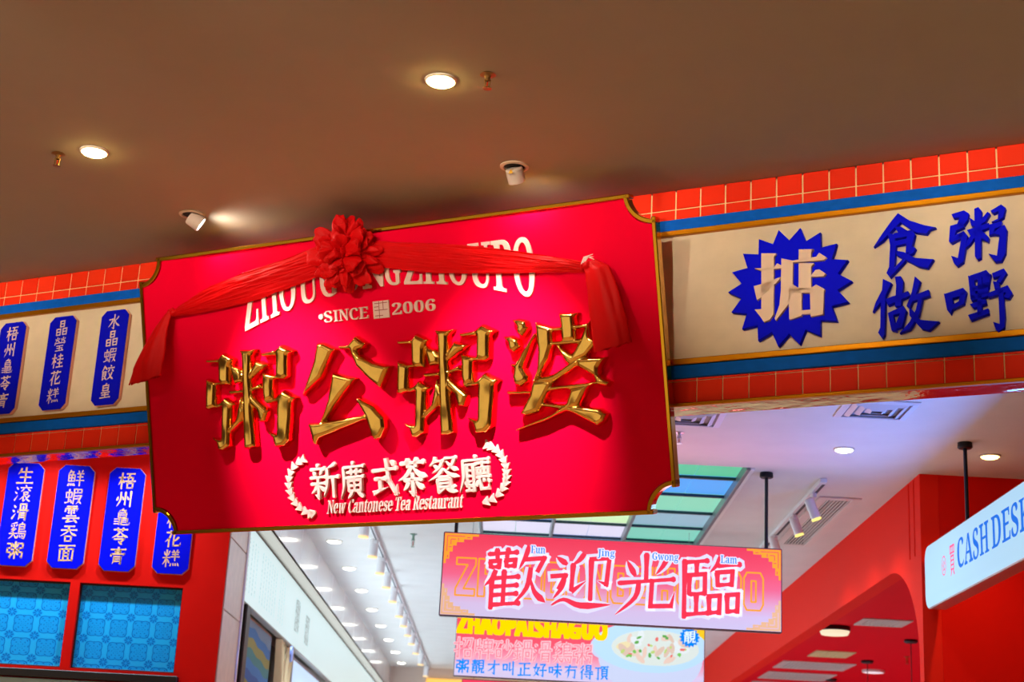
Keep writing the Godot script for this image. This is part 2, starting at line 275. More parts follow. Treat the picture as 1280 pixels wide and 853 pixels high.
# an outline pushed out from z0 to z1, with a bevelled front edge; sides are left out for flat print (z0 == z1)
func cut_out(st: SurfaceTool, outline: PackedVector2Array, z0: float, z1: float, bevel := 0.0) -> void:
	var pts := outline
	if Geometry2D.is_polygon_clockwise(pts):
		pts = pts.duplicate()
		pts.reverse()
	var n := pts.size()
	var face := pts
	if bevel > 0.0:
		face = PackedVector2Array()
		for i in n:
			var a := (pts[i] - pts[(i + n - 1) % n]).normalized()
			var c := (pts[(i + 1) % n] - pts[i]).normalized()
			var m := Vector2(-a.y - c.y, a.x + c.x)
			var len := m.length()
			face.append(pts[i] + (m / len * bevel * minf(2.0 / maxf(len, 0.3), 2.5) if len > 0.001 else Vector2.ZERO))
	var idx := Geometry2D.triangulate_polygon(face)
	if idx.is_empty():
		idx = Geometry2D.triangulate_polygon(pts)
		face = pts
	for k in range(0, idx.size(), 3):
		var a := face[idx[k]]
		var b := face[idx[k + 1]]
		var c := face[idx[k + 2]]
		tri(st, Vector3(a.x, a.y, z1), Vector3(b.x, b.y, z1), Vector3(c.x, c.y, z1), Vector3.BACK)
	if z0 == z1:
		return
	for i in n:
		var j := (i + 1) % n
		var out := Vector3(pts[j].y - pts[i].y, pts[i].x - pts[j].x, 0)
		var zb := z1 - bevel
		quad(st, Vector3(pts[i].x, pts[i].y, z0), Vector3(pts[j].x, pts[j].y, z0), Vector3(pts[j].x, pts[j].y, zb), Vector3(pts[i].x, pts[i].y, zb), out)
		if bevel > 0.0:
			quad(st, Vector3(pts[i].x, pts[i].y, zb), Vector3(pts[j].x, pts[j].y, zb), Vector3(face[j].x, face[j].y, z1), Vector3(face[i].x, face[i].y, z1), out.normalized() + Vector3.BACK)

func flat_list(mm: Array, k := 0.001, origin := Vector2.ZERO) -> PackedVector2Array:
	var p := PackedVector2Array()
	for i in range(0, mm.size(), 2):
		p.append(Vector2(mm[i], mm[i + 1]) * k - origin)
	return p

# a round body along y from a profile of [radius, y]
func lathe(st: SurfaceTool, profile: Array, turn := Transform3D.IDENTITY, sides := 20) -> void:
	for k in profile.size() - 1:
		var r0: float = profile[k][0]
		var y0: float = profile[k][1]
		var r1: float = profile[k + 1][0]
		var y1: float = profile[k + 1][1]
		var side := Vector2(y1 - y0, r0 - r1).normalized()
		for i in sides:
			var p := []
			var n := []
			for e in [[r0, y0, i], [r0, y0, i + 1], [r1, y1, i + 1], [r1, y1, i]]:
				var a = TAU * e[2] / sides
				p.append(turn * Vector3(cos(a) * e[0], e[1], sin(a) * e[0]))
				n.append((turn.basis * Vector3(cos(a) * side.x, side.y, sin(a) * side.x)).normalized())
			smooth_quad(st, p, n)

func lathe_mesh(profile: Array, sides := 20) -> ArrayMesh:
	var st := begin()
	lathe(st, profile, Transform3D.IDENTITY, sides)
	return st.commit()

func rod(st: SurfaceTool, a: Vector3, b: Vector3, r: float, sides := 10) -> void:
	var y := (b - a).normalized()
	var x := y.cross(Vector3.RIGHT if absf(y.x) < 0.8 else Vector3.UP).normalized()
	lathe(st, [[0.0, 0.0], [r, 0.0], [r, (b - a).length()], [0.0, (b - a).length()]], Transform3D(Basis(x, y, x.cross(y)), a), sides)

# ------------------------------------------------------------------ brush writing
func curve_through(pts: PackedVector2Array, steps: int) -> PackedVector2Array:
	var out := PackedVector2Array()
	for i in pts.size() - 1:
		var p0 := pts[maxi(i - 1, 0)]
		var p3 := pts[mini(i + 2, pts.size() - 1)]
		for k in steps:
			out.append(pts[i].cubic_interpolate(pts[i + 1], p0, p3, float(k) / steps))
	out.append(pts[pts.size() - 1])
	return out

func along(widths: Array, t: float) -> float:
	var f := t * (widths.size() - 1)
	var i := mini(int(f), widths.size() - 2)
	return lerpf(widths[i], widths[i + 1], f - i)

func ribbon(pts: PackedVector2Array, widths: Array, w: float) -> PackedVector2Array:
	var left := PackedVector2Array()
	var right := PackedVector2Array()
	for i in pts.size():
		var d := (pts[mini(i + 1, pts.size() - 1)] - pts[maxi(i - 1, 0)]).normalized()
		var half := along(widths, float(i) / (pts.size() - 1)) * w * 0.5
		left.append(pts[i] + Vector2(-d.y, d.x) * half)
		right.append(pts[i] - Vector2(-d.y, d.x) * half)
	right.reverse()
	left.append_array(right)
	return left

# the outlines of one brush stroke
func brush(kind: String, pts: PackedVector2Array, w: float) -> Array:
	match kind:
		"h":
			var a := pts[0]
			var b := pts[pts.size() - 1]
			var d := (b - a).normalized() * w * 0.45
			return [ribbon(PackedVector2Array([a - d * 0.4, a + d * 0.6, (a + b) * 0.5, b - d * 1.4, b, b + d * 0.9]), [0.5, 0.95, 0.7, 0.75, 1.2, 0.6], w)]
		"s":
			var a := pts[0]
			var b := pts[pts.size() - 1]
			var d := (b - a).normalized() * w * 0.45
			return [ribbon(PackedVector2Array([a - d * 0.5, a + d * 0.5, (a + b) * 0.5, b, b + d * 0.5]), [0.6, 1.15, 0.85, 0.9, 0.5], w)]
		"p":
			return [ribbon(curve_through(pts, 4), [0.9, 1.05, 0.9, 0.6, 0.12], w)]
		"n":
			return [ribbon(curve_through(pts, 4), [0.3, 0.6, 0.95, 1.3, 0.15], w)]
		"d":
			return [ribbon(curve_through(PackedVector2Array([pts[0], (pts[0] + pts[1]) * 0.5, pts[1]]), 3), [0.25, 0.9, 1.2, 0.6], w)]
		"t":
			return [ribbon(pts, [1.05, 0.15], w)]
	var out := []
	for i in pts.size() - 1:
		var d := (pts[i + 1] - pts[i]).normalized() * w * 0.4
		var a := pts[i] - d
		var b := pts[i + 1] + d
		if kind == "g" and i == pts.size() - 2:
			out.append(ribbon(PackedVector2Array([a, pts[i + 1]]), [0.95, 0.1], w))
		else:
			out.append(ribbon(PackedVector2Array([a, b]), [0.9, 0.9], w))
	return out

func strokes_of(c: String) -> Array:
	var out := []
	for e in WRITING[c]:
		if e[0].length() > 1 or WRITING.has(e[0]):     # a component set into a box of the field
			for s in strokes_of(e[0]):
				var q := [s[0]]
				for i in range(1, s.size(), 2):
					q.append(e[1] + s[i] * e[3] / 100.0)
					q.append(e[2] + s[i + 1] * e[4] / 100.0)
				out.append(q)
		else:
			out.append(e)
	return out

# write one character into a box (centre, size) of a board; weight is the brush width as a share of the size
func write(st: SurfaceTool, c: String, centre: Vector2, size: Vector2, weight: float, z0: float, z1: float, lean := 0.05, bevel := 0.0) -> void:
	for s in strokes_of(c):
		var p := PackedVector2Array()
		for i in range(1, s.size(), 2):
			var x: float = s[i]
			var y: float = s[i + 1] - lean * (x - 50.0)
			p.append(centre + Vector2((x - 50.0) / 100.0 * size.x, (50.0 - y) / 100.0 * size.y))
		for o in brush(s[0], p, weight * size.y):
			cut_out(st, o, z0, z1, bevel)

func character(c: String, centre: Vector2, size: Vector2, weight: float, z0: float, z1: float, m: Material, parent: Node3D, lean := 0.05, bevel := 0.0) -> MeshInstance3D:
	var st := begin()
	write(st, c, centre, size, weight, z0, z1, lean, bevel)
	return part("character", st.commit(), m, parent)

# ------------------------------------------------------------------ Latin lettering; bend maps the flat letters (1 = cap height) onto the board
func lettering(text: String, bold: bool, serif: bool, depth: float, bend: Callable) -> ArrayMesh:
	var f := SystemFont.new()
	f.font_names = PackedStringArray(["Droid Serif" if serif else "Droid Sans"])
	f.font_weight = 700 if bold else 400
	var t := TextMesh.new()
	t.font = f
	t.text = text
	t.font_size = 64
	t.pixel_size = 1.0 / 64.0
	t.depth = 0.1
	t.curve_step = 2.0
	t.horizontal_alignment = HORIZONTAL_ALIGNMENT_LEFT
	t.vertical_alignment = VERTICAL_ALIGNMENT_BOTTOM
	var st := begin()
	for sfc in t.get_surface_count():
		var a := t.surface_get_arrays(sfc)
		var v: PackedVector3Array = a[Mesh.ARRAY_VERTEX]
		var nn: PackedVector3Array = a[Mesh.ARRAY_NORMAL]
		var idx: PackedInt32Array = a[Mesh.ARRAY_INDEX] if a[Mesh.ARRAY_INDEX] != null else PackedInt32Array(range(v.size()))
		for k in range(0, idx.size(), 3):
			var q := []
			for e in 3:
				var w: Vector3 = v[idx[k + e]]
				var b: Vector2 = bend.call(w.x, w.y)
				q.append(Vector3(b.x, b.y, depth if w.z > 0.0 else 0.0))
			if depth == 0.0 and nn[idx[k]].z < 0.5:
				continue
			tri(st, q[0], q[1], q[2], nn[idx[k]])
	return st.commit()

func text_size(text: String, bold: bool, serif: bool) -> Rect2:
	var f := SystemFont.new()
	f.font_names = PackedStringArray(["Droid Serif" if serif else "Droid Sans"])
	f.font_weight = 700 if bold else 400
	var t := TextMesh.new()
	t.font = f
	t.text = text
	t.font_size = 64
	t.pixel_size = 1.0 / 64.0
	t.horizontal_alignment = HORIZONTAL_ALIGNMENT_LEFT
	t.vertical_alignment = VERTICAL_ALIGNMENT_BOTTOM
	var b := t.get_aabb()
	return Rect2(b.position.x, b.position.y, b.size.x, b.size.y)

# text squeezed into a box on a board: lower left corner, width, height, slant, slope of the base line
func fit_text(text: String, bold: bool, serif: bool, depth: float, corner: Vector2, size: Vector2, slant := 0.0, slope := 0.0) -> ArrayMesh:
	var r := text_size(text, bold, serif)
	return lettering(text, bold, serif, depth, func(x: float, y: float) -> Vector2:
		var px := (x - r.position.x) / r.size.x * size.x
		var py := (y - r.position.y) / r.size.y * size.y
		return corner + Vector2(px + py * slant, py + px * slope))

# ------------------------------------------------------------------ lamps
func spot_light(parent: Node3D, where: Vector3, towards: Vector3, colour: Color, energy: float, half_angle: float, size: float) -> void:
	var l := SpotLight3D.new()
	l.name = "beam"
	l.light_color = colour
	l.light_energy = energy
	l.spot_angle = half_angle
	l.spot_angle_attenuation = 1.0
	l.spot_range = 30.0
	l.spot_attenuation = 2.0
	l.light_size = size
	l.shadow_enabled = true
	parent.add_child(l, true)
	var dir := (towards - where).normalized()
	l.global_transform = Transform3D(Basis.looking_at(dir, Vector3.UP if absf(dir.y) < 0.95 else Vector3.BACK), where)

func area_light(parent: Node3D, where: Vector3, facing: Vector3, size: Vector2, colour: Color, energy: float) -> void:
	var l := AreaLight3D.new()
	l.name = "glow"
	l.light_color = colour
	l.light_energy = energy
	l.area_size = size
	l.area_range = 40.0
	l.shadow_enabled = true
	parent.add_child(l, true)
	l.global_transform = Transform3D(Basis.looking_at(facing, Vector3.UP if absf(facing.y) < 0.95 else Vector3.BACK), where)

const WARM := Color(1.0, 0.80, 0.58)
const KEY := Color(1.0, 0.94, 0.92)
const WASH := Color(1.0, 0.92, 0.80)
const CREAMY := Color(1.0, 0.86, 0.70)
const COOL := Color(0.84, 0.94, 1.0)

func downlight(label: String, where: Vector3, r: float, colour: Color, energy: float, glow: float, group: String, aim := Vector3.ZERO, spread := 62.0) -> void:
	var o := thing("downlight", label, "downlight", Transform3D(Basis.IDENTITY, where), group)
	part("trim_ring", lathe_mesh([[r, 0.0], [r * 1.16, 0.0], [r * 1.16, -0.004], [r * 1.02, -0.008], [r * 0.97, -0.004]], 28), paint(225, 215, 200, 0.5), o)
	var lens := paint(255, 212, 118, 0.4, 0.0, glow) if colour != COOL else paint(255, 252, 235, 0.4, 0.0, glow)
	part("diffuser", lathe_mesh([[r * 0.98, -0.003], [r * 0.88, -0.012], [r * 0.5, -0.018], [0.0, -0.020]], 28), lens, o)
	if energy > 0.0:
		spot_light(o, where + Vector3(0, -0.02, 0), where + Vector3(0, -1, 0) if aim == Vector3.ZERO else aim, colour, energy, spread, r * 0.55)

func gimbal(label: String, where: Vector3, aim: Vector3, energy: float, colour: Color, spread: float, group: String) -> void:
	var o := thing("gimbal_spotlight", label, "spotlight", Transform3D(Basis.IDENTITY, where), group)
	part("trim_ring", lathe_mesh([[0.040, -0.001], [0.055, 0.0], [0.055, -0.004], [0.043, -0.007], [0.040, -0.001]], 28), paint(205, 190, 172, 0.5), o)
	part("socket", lathe_mesh([[0.0, -0.0015], [0.041, -0.0015]], 24), paint(30, 26, 24, 0.8), o)
	var dir := (aim - where).normalized()
	var y := -dir
	var x := y.cross(Vector3.RIGHT).normalized()
	var turn := Transform3D(Basis(x, y, x.cross(y)), Vector3(0, -0.016, 0) + dir * 0.012)
	var st := begin()
	lathe(st, [[0.0, 0.022], [0.030, 0.022], [0.034, 0.014], [0.034, -0.036], [0.032, -0.038], [0.029, -0.036]], turn, 28)
	var head := part("lamp_head", st.commit(), paint(196, 184, 178, 0.42), o)
	st = begin()
	lathe(st, [[0.029, -0.035], [0.0, -0.035]], turn, 24)
	part("lens", st.commit(), paint(255, 250, 240, 0.4, 0.0, 22.0), head)
	if "sticker" in label:
		st = begin()
		cut_out(st, PackedVector2Array([Vector2(-0.010, -0.008), Vector2(0.010, -0.008), Vector2(0.0, 0.010)]), 0.0, 0.001)
		part("warning_sticker", st.commit(), paint(214, 170, 20, 0.5), head, Transform3D(Basis(FASCIA_U, Vector3.UP, FASCIA_N), Vector3(0.004, -0.036, 0.0) + FASCIA_N * 0.036))
	spot_light(o, where + turn * Vector3(0, -0.05, 0), aim, colour, energy, spread, 0.022)

func sprinkler(label: String, where: Vector3, length: float, m: Material, group: String) -> void:
	var o := thing("fire_sprinkler", label, "sprinkler", Transform3D(Basis.IDENTITY, where), group)
	part("escutcheon", lathe_mesh([[0.0, -0.002], [0.024, 0.0], [0.027, -0.003], [0.012, -0.008], [0.008, -0.014]], 18), m, o)
	var st := begin()
	lathe(st, [[0.008, 0.0], [0.009, -length * 0.45], [0.006, -length * 0.5]], Transform3D.IDENTITY, 12)
	rod(st, Vector3(0.010, -length * 0.4, 0), Vector3(0.006, -length, 0), 0.0022, 6)
	rod(st, Vector3(-0.010, -length * 0.4, 0), Vector3(-0.006, -length, 0), 0.0022, 6)
	part("frame", st.commit(), m, o)
	part("deflector", lathe_mesh([[0.0, -length], [0.015, -length - 0.001], [0.015, -length - 0.003], [0.0, -length - 0.004]], 14), m, o)
	part("bulb", lathe_mesh([[0.0, -length * 0.5], [0.003, -length * 0.6], [0.003, -length * 0.85], [0.0, -length * 0.97]], 8), paint(190, 60, 20, 0.2), o)

# a square 4-way ceiling diffuser
func air_vent(label: String, where: Vector3, sx: float, sz: float, m: Material, dark: Material, group: String) -> void:
	var o := thing("air_vent", label, "air vent", Transform3D(Basis.IDENTITY, where), group)
	part("backing", box_mesh(Vector3(sx * 0.9, 0.004, sz * 0.9), 0.0, Vector3(0, -0.002, 0)), dark, o)
	for k in 4:
		var st := begin()
		var a := 1.0 - k * 0.24
		var b := a - (0.18 if k == 0 else 0.13)
		var drop := -0.012 if k == 0 else -0.018
		for side in 4:
			var t := Transform3D(Basis(Vector3.UP, side * PI / 2), Vector3.ZERO)
			var hx := (sx if side % 2 == 0 else sz) * 0.5
			var hz := (sz if side % 2 == 0 else sx) * 0.5
			var p := [Vector3(-hx * a, -0.006, hz * a), Vector3(hx * a, -0.006, hz * a), Vector3(hx * b, drop, hz * b), Vector3(-hx * b, drop, hz * b)]
			quad(st, t * p[0], t * p[1], t * p[2], t * p[3], Vector3.DOWN)
			var up := Vector3(0, 0.004, 0)
			quad(st, t * (p[0] + up), t * (p[1] + up), t * (p[2] + up), t * (p[3] + up), Vector3.UP)
			quad(st, t * p[0], t * p[1], t * (p[1] + up), t * (p[0] + up), t.basis * Vector3.BACK)
			quad(st, t * p[3], t * p[2], t * (p[2] + up), t * (p[3] + up), t.basis * Vector3.FORWARD)
		part("frame" if k == 0 else "louver", st.commit(), m, o)

# a framed grille of parallel bars
func slot_grille(called: String, label: String, where: Vector3, sx: float, sz: float, border: float, bars: int, across: bool, m: Material, dark: Material, group: String) -> void:
	var o := thing(called, label, "air vent", Transform3D(Basis.IDENTITY, where), group)
	var st := begin()
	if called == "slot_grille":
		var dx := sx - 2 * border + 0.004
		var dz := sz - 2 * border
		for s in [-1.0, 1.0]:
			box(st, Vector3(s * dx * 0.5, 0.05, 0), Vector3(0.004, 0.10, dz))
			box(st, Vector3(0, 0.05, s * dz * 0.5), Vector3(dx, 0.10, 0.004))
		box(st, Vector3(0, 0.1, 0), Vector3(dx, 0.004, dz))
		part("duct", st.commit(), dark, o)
		st = begin()
	else:
		part("backing", box_mesh(Vector3(sx - border, 0.003, sz - border), 0.0, Vector3(0, -0.0015, 0)), dark, o)
	for s in [-1.0, 1.0]:
		box(st, Vector3(s * (sx - border) * 0.5, -0.005, 0), Vector3(border, 0.010, sz), 0.003)
		box(st, Vector3(0, -0.005, s * (sz - border) * 0.5), Vector3(sx - 2 * border, 0.010, border), 0.003)
	part("frame", st.commit(), m, o)
	var ix := sx - 2 * border
	var iz := sz - 2 * border
	var share := 0.36 if called == "slot_grille" else 0.5
	for k in bars:
		var f := (k + 0.5) / bars - 0.5
		if across:
			part("bar", box_mesh(Vector3(ix, 0.017, iz / bars * 0.55), 0.002, Vector3(0, -0.0125, f * iz)), m, o)
		else:
			part("bar", box_mesh(Vector3(ix / bars * share, 0.012, iz), 0.002, Vector3(f * ix, -0.004, 0)), m, o)

# ------------------------------------------------------------------ the inflated gold characters
func gold_character(polys: Array, shift: Vector2, m: Material, parent: Node3D) -> void:
	var cell := 0.0036
	var shapes := []
	var box2 := Rect2(flat_list(polys[0])[0], Vector2.ZERO)
	for p in polys:
		var f := flat_list(p)
		var r := Rect2(f[0], Vector2.ZERO)
		for q in f:
			r = r.expand(q)
		box2 = box2.merge(r)
		shapes.append([f, r.grow(0.009)])
	box2 = box2.grow(0.012)
	var nx := int(box2.size.x / cell) + 2
	var ny := int(box2.size.y / cell) + 2
	var field := PackedFloat32Array()
	field.resize(nx * ny)
	for j in ny:
		for i in nx:
			var p := box2.position + Vector2(i, j) * cell
			var best := -0.02
			for s in shapes:
				var bound: Rect2 = s[1]
				if not bound.has_point(p):
					continue
				var f: PackedVector2Array = s[0]
				var d := 1.0
				var inside := false
				var n := f.size()
				var b := f[n - 1]
				for k in n:
					var a := f[k]
					var e := b - a
					var w := p - a
					var q := w - e * clampf(w.dot(e) / e.length_squared(), 0.0, 1.0)
					d = minf(d, q.length_squared())
					if (a.y > p.y) != (b.y > p.y) and p.x < (b.x - a.x) * (p.y - a.y) / (b.y - a.y) + a.x:
						inside = not inside
					b = a
				d = sqrt(d) * (1.0 if inside else -1.0)
				var k2 := 0.006                                # strokes melt into each other where they cross
				var hh := maxf(k2 - absf(d - best), 0.0) / k2
				best = maxf(d, best) + hh * hh * k2 * 0.25
			field[j * nx + i] = best
	var st := begin()
	st.set_smooth_group(0)
	var walls := begin()
	var corner := [Vector2i(0, 0), Vector2i(1, 0), Vector2i(1, 1), Vector2i(0, 1)]
	for j in ny - 1:
		for i in nx - 1:
			var ring := []
			var cut := []
			for c in 4:
				var a: Vector2i = corner[c] + Vector2i(i, j)
				var b: Vector2i = corner[(c + 1) % 4] + Vector2i(i, j)
				var fa := field[a.y * nx + a.x]
				var fb := field[b.y * nx + b.x]
				if fa > 0.0:
					ring.append(puffed(box2.position + Vector2(a) * cell, fa))
				if (fa > 0.0) != (fb > 0.0):
					var q := puffed(box2.position + Vector2(a).lerp(Vector2(b), fa / (fa - fb)) * cell, 0.0)
					ring.append(q)
					cut.append(q)
			for k in range(1, ring.size() - 1):
				for q in [ring[0], ring[k + 1], ring[k]]:
					st.add_vertex(q)
			if cut.size() == 2:
				var mid := box2.position + Vector2(i + 0.5, j + 0.5) * cell
				var g := Vector2(field[j * nx + i] - field[j * nx + i + 1] + field[(j + 1) * nx + i] - field[(j + 1) * nx + i + 1], field[j * nx + i] - field[(j + 1) * nx + i] + field[j * nx + i + 1] - field[(j + 1) * nx + i + 1])
				var c0: Vector3 = cut[0]
				var c1: Vector3 = cut[1]
				quad(walls, c0, c1, Vector3(c1.x, c1.y, 0.0), Vector3(c0.x, c0.y, 0.0), Vector3(g.x, g.y, 0.0))
	st.generate_normals()
	st.index()
	var mesh := st.commit()
	walls.commit(mesh)
	part("character", mesh, m, parent, Transform3D(Basis.IDENTITY, Vector3(shift.x, shift.y, 0.0)), "puffed polished gold character")

func puffed(p: Vector2, inside: float) -> Vector3:
	var t := clampf(inside / 0.017, 0.0, 1.0)
	return Vector3(p.x, p.y, 0.016 + 0.030 * sqrt(1.0 - (1.0 - t) * (1.0 - t)) + 0.0012 * sin(p.x * 47.0 + 1.0) * sin(p.y * 39.0) * t)

# ------------------------------------------------------------------ cloth
# a bunched length of cloth between an upper and a lower edge (mm on the sign), lifted off the board
func swag(upper: Array, lower: Array, lift: float, folds: float, seed_no: int, called: String, m: Material, parent: Node3D) -> void:
	var noise := FastNoiseLite.new()
	noise.seed = seed_no
	noise.frequency = 3.0
	var a := curve_through(flat_list(upper), 8)
	var b := curve_through(flat_list(lower), 8)
	var nu := a.size()
	var nv := 44
	var grid := []
	for i in nu:
		var t := float(i) / (nu - 1)
		var row := []
		for j in nv + 1:
			var c := float(j) / nv
			var q := a[i].lerp(b[i], c)
			var wob := noise.get_noise_2d(t * 1.2, c * 2.0)
			var pleat := sin(c * folds * PI + t * 4.0 + wob * 5.0) * 0.5 + sin(c * folds * 2.3 * PI - t * 7.0 + wob * 8.0) * 0.25 + noise.get_noise_2d(t * 4.0 + 9.0, c * 3.0) * 0.6
			var z := 0.012 + lift * (0.25 + 0.75 * sin(PI * c)) + pleat * 0.007
			row.append(Vector3(q.x, q.y + pleat * 0.002, maxf(z, 0.006)))
		grid.append(row)
	part(called, sheet(grid), m, parent)

func sheet(grid: Array) -> ArrayMesh:
	var st := begin()
	st.set_smooth_group(0)
	for i in grid.size() - 1:
		for j in grid[i].size() - 1:
			var p := [grid[i][j], grid[i + 1][j], grid[i + 1][j + 1], grid[i][j + 1]]
			for k in [0, 2, 1, 0, 3, 2]:
				st.add_vertex(p[k])
	st.generate_normals()
	st.index()
	return st.commit()

func rosette(parent: Node3D, m: Material) -> void:
	var cells := FastNoiseLite.new()
	cells.noise_type = FastNoiseLite.TYPE_CELLULAR
	cells.cellular_distance_function = FastNoiseLite.DISTANCE_EUCLIDEAN
	cells.cellular_return_type = FastNoiseLite.RETURN_DISTANCE2_SUB
	cells.cellular_jitter = 1.0
	cells.frequency = 1.2
	cells.seed = 11
	cells.fractal_type = FastNoiseLite.FRACTAL_NONE
	cells.domain_warp_enabled = true
	cells.domain_warp_fractal_type = FastNoiseLite.DOMAIN_WARP_FRACTAL_NONE
	cells.domain_warp_amplitude = 0.5
	cells.domain_warp_frequency = 1.1
	var crease := FastNoiseLite.new()
	crease.fractal_type = FastNoiseLite.FRACTAL_RIDGED
	crease.frequency = 2.4
	crease.fractal_octaves = 2
	crease.seed = 5
	var grid := []
	for i in 110:
		var th := PI * 0.62 * i / 109.0
		var row := []
		for j in 221:
			var ph := TAU * (j % 220) / 220.0
			var d := Vector3(sin(th) * cos(ph), sin(th) * sin(ph), cos(th))
			var puff := clampf((cells.get_noise_3dv(d * 1.55) + 1.0) * 1.5, 0.0, 1.0)
			var wrinkle := crease.get_noise_3dv(d * 1.3)
			var r := 0.088 + 0.080 * pow(puff, 0.6) + 0.011 * wrinkle
			row.append(Vector3(d.x * r * 1.05, d.y * r * 1.0, d.z * r * 0.62))
		grid.append(row)
	part("rosette", sheet(grid), m, parent, Transform3D(Basis.IDENTITY, Vector3(-0.121, 0.503, 0.044)), "gathered red cloth rosette")

# ------------------------------------------------------------------ textures that are print
func print_texture(w: int, h: int, colour_at: Callable) -> ImageTexture:
	var im := Image.create(w, h, false, Image.FORMAT_RGB8)
	for y in h:
		for x in w:
			im.set_pixel(x, y, colour_at.call((x + 0.5) / w, (y + 0.5) / h))
	return ImageTexture.create_from_image(im)

func lit_print(t: Texture2D, energy: float) -> StandardMaterial3D:
	var m := StandardMaterial3D.new()
	m.albedo_color = Color(0.45, 0.45, 0.45)
	m.albedo_texture = t
	m.emission_enabled = true
	m.emission = Color.BLACK
	m.emission_texture = t
	m.emission_energy_multiplier = energy
	m.roughness = 0.35
	return m

func face_mesh(w: float, h: float, z: float) -> ArrayMesh:
	var st := begin()
	var p := [Vector3(-w / 2, h / 2, z), Vector3(w / 2, h / 2, z), Vector3(w / 2, -h / 2, z), Vector3(-w / 2, -h / 2, z)]
	var uv := [Vector2(0, 0), Vector2(1, 0), Vector2(1, 1), Vector2(0, 1)]
	for k in [0, 1, 2, 0, 2, 3]:
		st.set_normal(Vector3.BACK)
		st.set_uv(uv[k])
		st.add_vertex(p[k])
	return st.commit()

func mix3(stops: Array, t: float) -> Color:
	for k in stops.size() - 1:
		if t <= stops[k + 1][0]:
			return (stops[k][1] as Color).lerp(stops[k + 1][1], (t - stops[k][0]) / (stops[k + 1][0] - stops[k][0]))
	return stops[stops.size() - 1][1]

func rgb(r: float, g: float, b: float) -> Color:
	return Color(r / 255.0, g / 255.0, b / 255.0)

func octagon(w: float, h: float, c: float) -> PackedVector2Array:
	var x := w / 2
	var y := h / 2
	return PackedVector2Array([Vector2(-x, y - c), Vector2(-x + c, y), Vector2(x - c, y), Vector2(x, y - c), Vector2(x, -y + c), Vector2(x - c, -y), Vector2(-x + c, -y), Vector2(-x, -y + c)])

# ================================================================== the scene
func _ready() -> void:
	var cam := Camera3D.new()
	cam.name = "camera"
	add_child(cam)
	cam.transform = Transform3D(Basis(Vector3(0.998684, 0.050558, 0.008606), Vector3(-0.050845, 0.954119, 0.295079), Vector3(0.006707, -0.295128, 0.955434)).orthonormalized(), Vector3(0, 1.6, 0))
	cam.near = 0.05
	cam.far = 60.0
	cam.fov = 23.98
	var lens := CameraAttributesPhysical.new()
	lens.frustum_focal_length = 56.494
	lens.frustum_focus_distance = 6.3
	lens.frustum_near = 0.05
	lens.frustum_far = 60.0
	lens.exposure_aperture = 4.5
	cam.attributes = lens
	cam.current = true
	var around := WorldEnvironment.new()
	around.name = "surroundings"
	var e := Environment.new()
	e.background_mode = Environment.BG_COLOR
	e.background_color = Color.BLACK
	e.tonemap_mode = Environment.TONE_MAPPER_LINEAR
	e.tonemap_exposure = 1.0
	e.sdfgi_enabled = true
	e.ssao_enabled = true
	e.ssil_enabled = true
	around.environment = e
	add_child(around)

	build_shell()
	build_fascia()
	build_plaque_wall()
	build_left_side()
	build_right_side()
	build_skylight()
	build_foyer_lamps()
	build_big_sign()
	build_bow()
	build_fascia_signs()
	build_plaques()
	build_hanging_signs()
	build_hall_ceiling_fittings()

